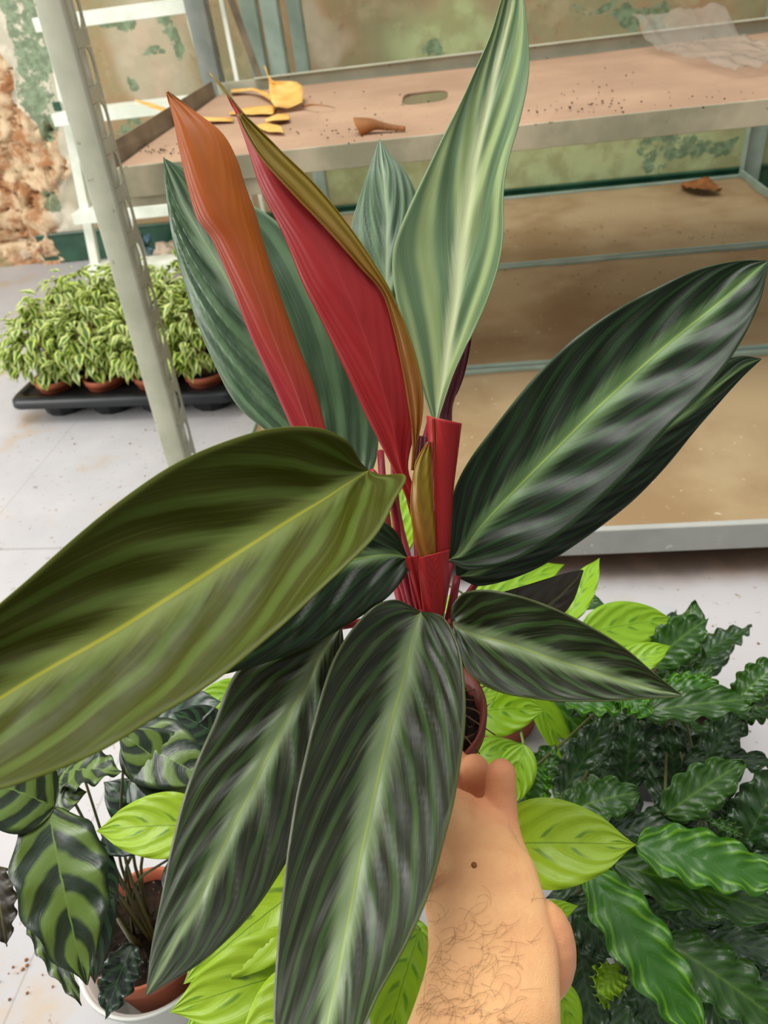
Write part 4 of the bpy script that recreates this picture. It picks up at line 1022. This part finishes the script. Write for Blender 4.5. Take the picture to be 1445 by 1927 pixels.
def fig_leaf_mat():
    t = NT('fig_leaf')
    s = t.n('SeparateXYZ'); t.put(s.inputs[0], t.coord('UV')); u, v = s.outputs[0], s.outputs[1]
    a = t.mth('MULTIPLY', t.mth('ABSOLUTE', t.mth('SUBTRACT', u, .5)), 2.)
    g = t.n('NewGeometry'); rnd = g.outputs['Random Per Island']
    nn = t.noise(t.vec(u, v, t.mth('MULTIPLY', rnd, 30)), 4, 3)
    f = t.mth('ADD', a, t.mth('MULTIPLY', t.mth('SUBTRACT', nn, .5), .9))
    gr = t.mix(rnd, lin((44, 84, 20)), lin((98, 140, 30)))
    cr_ = t.mix(rnd, lin((190, 208, 84)), lin((220, 224, 156)))
    c = t.mix(t.ss(f, .38, .5), gr, cr_)
    t.base(c, .4, .45)
    tr = t.n('BsdfTranslucent'); t.put(tr.inputs[0], c); mx = t.n('MixShader'); mx.inputs[0].default_value = .3
    t.t.links.new(t.b.outputs[0], mx.inputs[1]); t.t.links.new(tr.outputs[0], mx.inputs[2]); t.t.links.new(mx.outputs[0], t.o.inputs[0])
    return t.m
M['fig_leaf'] = fig_leaf_mat()
def fig(c, label, seed):
    rnd = random.Random(seed); o = root('variegated_fig', c, label, 'plant', 'young variegated figs in the black tray')
    MB().lathe(c+Vector((0, 0, .012)), [(.0001, 0), (.038, 0), (.040, .002), (.048, .062), (.052, .063), (.0525, .078), (.050, .078), (.047, .064)], 32).build('pot', M['terracotta'], o, smooth=True)
    V = [c+Vector((.048*i/6*math.cos(g*math.pi/12), .048*i/6*math.sin(g*math.pi/12), .074+.005*rnd.random())) for i in range(7) for g in range(24)]
    mesh('soil', V, [[i*24+j, i*24+(j+1) % 24, (i+1)*24+(j+1) % 24, (i+1)*24+j] for i in range(6) for j in range(24)], M['soil'], o, smooth=False)
    mb = MB(); V = []; F = []; UV = []
    tops = []
    for k in range(3):
        ph = k*2.09+rnd.random()
        mb.tube([c+Vector((.006*math.cos(ph+i*1.2), .006*math.sin(ph+i*1.2), .074+i*.012)) for i in range(8)], [.0035-.0002*i for i in range(8)], 7)
    for k in range(9):
        g = rnd.uniform(0, 6.28); q = rnd.uniform(.02, .06)
        mb.tube(spline([c+Vector((0, 0, .12+.01*k)), c+Vector((q*.5*math.cos(g), q*.5*math.sin(g), .15+.01*k)), c+Vector((q*math.cos(g), q*math.sin(g), .20))], 5), .0012, 5)
    mb.build('stem', M['twig'], o, smooth=True)
    for k in range(320):
        g = rnd.uniform(0, 6.283); zz = rnd.random()**.75; ph = math.acos(1-1.6*zz)
        rr = rnd.uniform(.65, 1.0)
        hx = .098*rr*math.sin(ph); p = c+Vector((hx*math.cos(g), hx*math.sin(g), .18+.105*rr*math.cos(ph)))
        d = Vector((math.cos(g)*rnd.uniform(.5, 1.1), math.sin(g)*rnd.uniform(.5, 1.1), rnd.uniform(-.9, .35))).normalized()
        d = (d+Vector((rnd.uniform(-.5, .5), rnd.uniform(-.5, .5), 0))).normalized()
        up = Vector((math.cos(g)*.3, math.sin(g)*.3, 1)); sd = d.cross(up).normalized(); nn = sd.cross(d).normalized()
        ln = rnd.uniform(.028, .044); wd = ln*.27; b = len(V); dr = rnd.uniform(.1, .5)
        sc_ = [0, .75, 1, .8, .4, 0]
        for j in range(6):
            x = j/5
            for i in range(5):
                s = -1+i*.5
                V.append(p+d*ln*x+sd*(s*wd*sc_[j])+nn*(wd*.35*abs(s)*sc_[j]-dr*ln*x*x+.0012*math.sin(x*14+s*3)*abs(s))); UV.append((i/4, x))
        for j in range(5):
            for i in range(4): F.append([b+j*5+i, b+j*5+i+1, b+(j+1)*5+i+1, b+(j+1)*5+i])
    mesh('foliage', V, F, M['fig_leaf'], o, uvs=UV)
cols = ['leftmost', 'second from the left', 'third from the left', 'rightmost']
rws = ['front', 'middle', 'back']
for j in range(NY):
    for i in range(NX):
        c = TP(.025+px_*(i+.5), .025+py_*(j+.5), 0)
        fig(c, 'small bushy variegated fig in terracotta pot, %s of the tray\'s %s row' % (cols[i], rws[j]), 40+j*4+i)

# ---------------------------------------------------------------- small things on the upper shelf
def crumple(name, pts, mat, label, cat, curl=.01, parent=None, nu=8, nv=20, z0=.6, group=None):
    """pts: stations (left px, right px) on the shelf plane, lifted by curl"""
    L = spline([atz(a[0], a[1], z0) for a, b, c in pts], nv); R = spline([atz(b[0], b[1], z0) for a, b, c in pts], nv)
    hs = spline([(c, 0, 0) for a, b, c in pts], nv)
    rows = []
    for j in range(nv):
        row = []
        for i in range(nu):
            s = i/(nu-1); p = L[j]*(1-s)+R[j]*s
            row.append(p+Vector((0, 0, .004+max(0, hs[j].x)+curl*abs(noise.noise(p*25))*1.2+curl*.5*(2*s-1)**2)))
        rows.append(row)
    o = grid_mesh(name, rows, [M[mat]], parent, .0005, False)
    if label: tag(o, label, cat, group)
    return o
crumple('dried_leaf', [((505, 178), (508, 180), .045), ((512, 188), (522, 190), .03), ((512, 200), (560, 186), .006), ((515, 215), (572, 188), .01), ((520, 216), (572, 208), .004)], 'dry_leaf',
        'torn yellow dried leaf standing up in a crumple on the upper shelf', 'dried leaf', .012)
crumple('dried_leaf', [((432, 218), (434, 220), 0), ((470, 209), (470, 222), 0), ((520, 205), (515, 222), .002)], 'dry_leaf', 'narrow yellow strip of dried leaf pointing left from the crumpled leaf', 'dried leaf', .003)
crumple('dried_leaf', [((435, 183), (436, 176), .004), ((470, 182), (470, 178), .008), ((500, 192), (505, 185), .006), ((520, 206), (524, 200), .0)], 'dry_leaf', 'thin curved yellow leaf scrap farthest back on the shelf\'s left end', 'dried leaf', .003)
crumple('dried_leaf', [((484, 240), (488, 246), 0), ((500, 238), (505, 254), .001), ((530, 244), (536, 256), 0)], 'dry_leaf', 'small flat yellow leaf flake nearest the shelf\'s front edge', 'dried leaf', .002)
crumple('dried_leaf', [((500, 230), (502, 238), 0), ((525, 224), (528, 236), .003), ((545, 222), (546, 232), 0)], 'dry_leaf', 'pale curled leaf fragment between the crumpled leaf and the flat flake', 'dried leaf', .004)
crumple('dried_leaf', [((262, 218), (263, 222), .03), ((300, 222), (300, 230), .02), ((370, 232), (370, 238), .006), ((440, 226), (440, 234), .0)], 'dry_leaf', 'long thin dry blade curling over the shelf\'s upturned left end', 'dried leaf', .002)
tag(MB().tube(spline([atz(570, 200, .606), atz(590, 197, .614), atz(612, 199, .612), atz(632, 203, .603)], 12), [.002]*6+[.0015, .0012, .001, .0008, .0006, .0004], 6).build('leaf_stalk', M['dry_brown'], smooth=True),
    'thin curved dry stalk sticking out right of the crumpled yellow leaf', 'stalk')
def curl_stalk():
    a = [atz(672, 252, .602), atz(668, 236, .615), atz(664, 222, .625)]
    rows = []
    P = spline([atz(676, 243, .607), atz(700, 236, .612), atz(730, 240, .607), atz(762, 243, .604)], 24)
    for j in range(24):
        f = j/23; r = .016*(1-f)**2.2+.0042
        row = [P[j]+Vector((0, 0, r*math.cos(g)*.9))+N_*(r*math.sin(g))-E_*(.008*(1-f)**3*math.cos(g)) for g in [(-2.2+4.4*i/11) for i in range(12)]]
        rows.append(row)
    o = grid_mesh('curled_leaf_sheath', rows, [M['dry_brown']], None, .001); tag(o, 'brown dry trumpet-shaped leaf sheath lying at the upper shelf\'s front edge', 'dried leaf')
curl_stalk()
crumple('dried_leaf', [((1280, 362), (1284, 352), .0), ((1305, 370), (1306, 350), .006), ((1335, 370), (1330, 352), .01), ((1358, 368), (1350, 360), 0)], 'dry_brown', 'crumpled brown dead leaf on the farthest bench tray, by the green wall foot', 'dried leaf', .02, z0=.1)
# crumbs of soil on boards
def crumbs(name, spots, z, label, mat):
    mb = MB(); rnd = random.Random(3)
    for (x, y, rx, ry, n) in spots:
        for k in range(n):
            p = atz(x+rnd.gauss(0, rx), y+rnd.gauss(0, ry), z+.001); r = rnd.uniform(.0008, .0024)
            mb.lathe(p, [(.0001, -r*.4), (r, 0), (r*.7, r*.6), (.0001, r*.8)], 6)
    o = mb.build(name, M[mat]); o['kind'] = 'stuff'; o['label'] = label; o['category'] = 'soil'
crumbs('soil_crumbs', [(640, 250, 50, 6, 26), (700, 195, 90, 25, 16), (1130, 190, 60, 8, 22), (1140, 155, 30, 14, 12), (300, 282, 26, 5, 40), (1090, 208, 60, 4, 20), (1300, 190, 70, 10, 12)], .603, 'dark soil crumbs scattered on the upper shelf', 'soil')
crumbs('soil_crumbs', [(950, 440, 12, 6, 12), (1150, 440, 110, 16, 30), (1320, 440, 60, 10, 16)], .102, 'soil crumbs on the farthest bench tray', 'soil')
crumbs('soil_crumbs', [(1100, 530, 80, 20, 24), (1250, 560, 100, 40, 20)], .102, 'soil crumbs on the middle bench tray', 'soil')
crumbs('floor_grit', [(250, 830, 70, 20, 12), (60, 1850, 60, 50, 24), (1350, 1200, 60, 50, 16), (1400, 1400, 30, 50, 8)], .0, 'dark grit scattered over the pale floor', 'dry_brown')
# clear plastic film on the right end of the upper shelf
def sheet():
    rows = []
    A = [atz(1268, 78, .605), atz(1520, 60, .605), atz(1300, 165, .605), atz(1540, 130, .605)]
    e0, e1, n0, n1 = .44, .63, 1.55, 2.12
    for j in range(40):
        row = []
        for i in range(34):
            a, b = i/33, j/39
            lp = en(A[0])[0]*(1-a); n = n0+(n1-n0)*b; e = (.46-.10*math.sin(b*3)*0-.02*b)+a*.2+.05*(1-b)
            lift = .008+.05*sstep(.72, 1, b)+.016*abs(noise.noise(Vector((a*5, b*6, 0))))+.01*abs(noise.noise(Vector((a*14+b*9, b*5, 3))))
            row.append(EN(min(e, .65), n-.0, .603+lift))
        rows.append(row)
    o = grid_mesh('plastic_sheet', rows, [M['clear_film']], None, .0002); tag(o, 'crumpled clear plastic sheet lying on the right end of the upper shelf', 'plastic sheet')
sheet()

# ---------------------------------------------------------------- bits behind the tray
def lump(name, c, r, mat, label, cat, sq=(1, 1, 1), seed=0, amp=.5, fr=1.5):
    V = []; F = []; a, b = 20, 28
    for i in range(a+1):
        th = math.pi*i/a
        for j in range(b):
            g = 2*math.pi*j/b; d = Vector((math.sin(th)*math.cos(g), math.sin(th)*math.sin(g), math.cos(th)))
            q = r*(1+amp*noise.fractal(d*fr+Vector((seed*7, 0, 0)), 1, 2, 4))
            V.append(Vector(c)+Vector((d.x*q*sq[0], d.y*q*sq[1], d.z*q*sq[2])))
    F = [[i*b+j, i*b+(j+1) % b, (i+1)*b+(j+1) % b, (i+1)*b+j] for i in range(a) for j in range(b)]
    return tag(mesh(name, V, F, M[mat], smooth=False), label, cat)
def onfloor(x, y, r): p = atz(x, y, r*.5); return Vector((p.x, p.y, r*.75))
lump('crumpled_film', onfloor(268, 470, .04), .045, 'teal_film', 'crumpled blue-grey plastic film on the floor between ladder and figs', 'plastic film', (1, .6, 1), 3, .9, 2.5)
lump('rubble_stone', onfloor(318, 478, .04), .04, 'rubble', 'pale lump of rubble on the floor right of the crumpled film', 'stone', (1.3, 1, .8), 5)
lump('rubble_stone', onfloor(62, 470, .06), .075, 'rubble', 'large pinkish-white lump of rubble at the wall foot, left of the figs', 'stone', (1.1, 1, 1), 8, .6, 2.5)
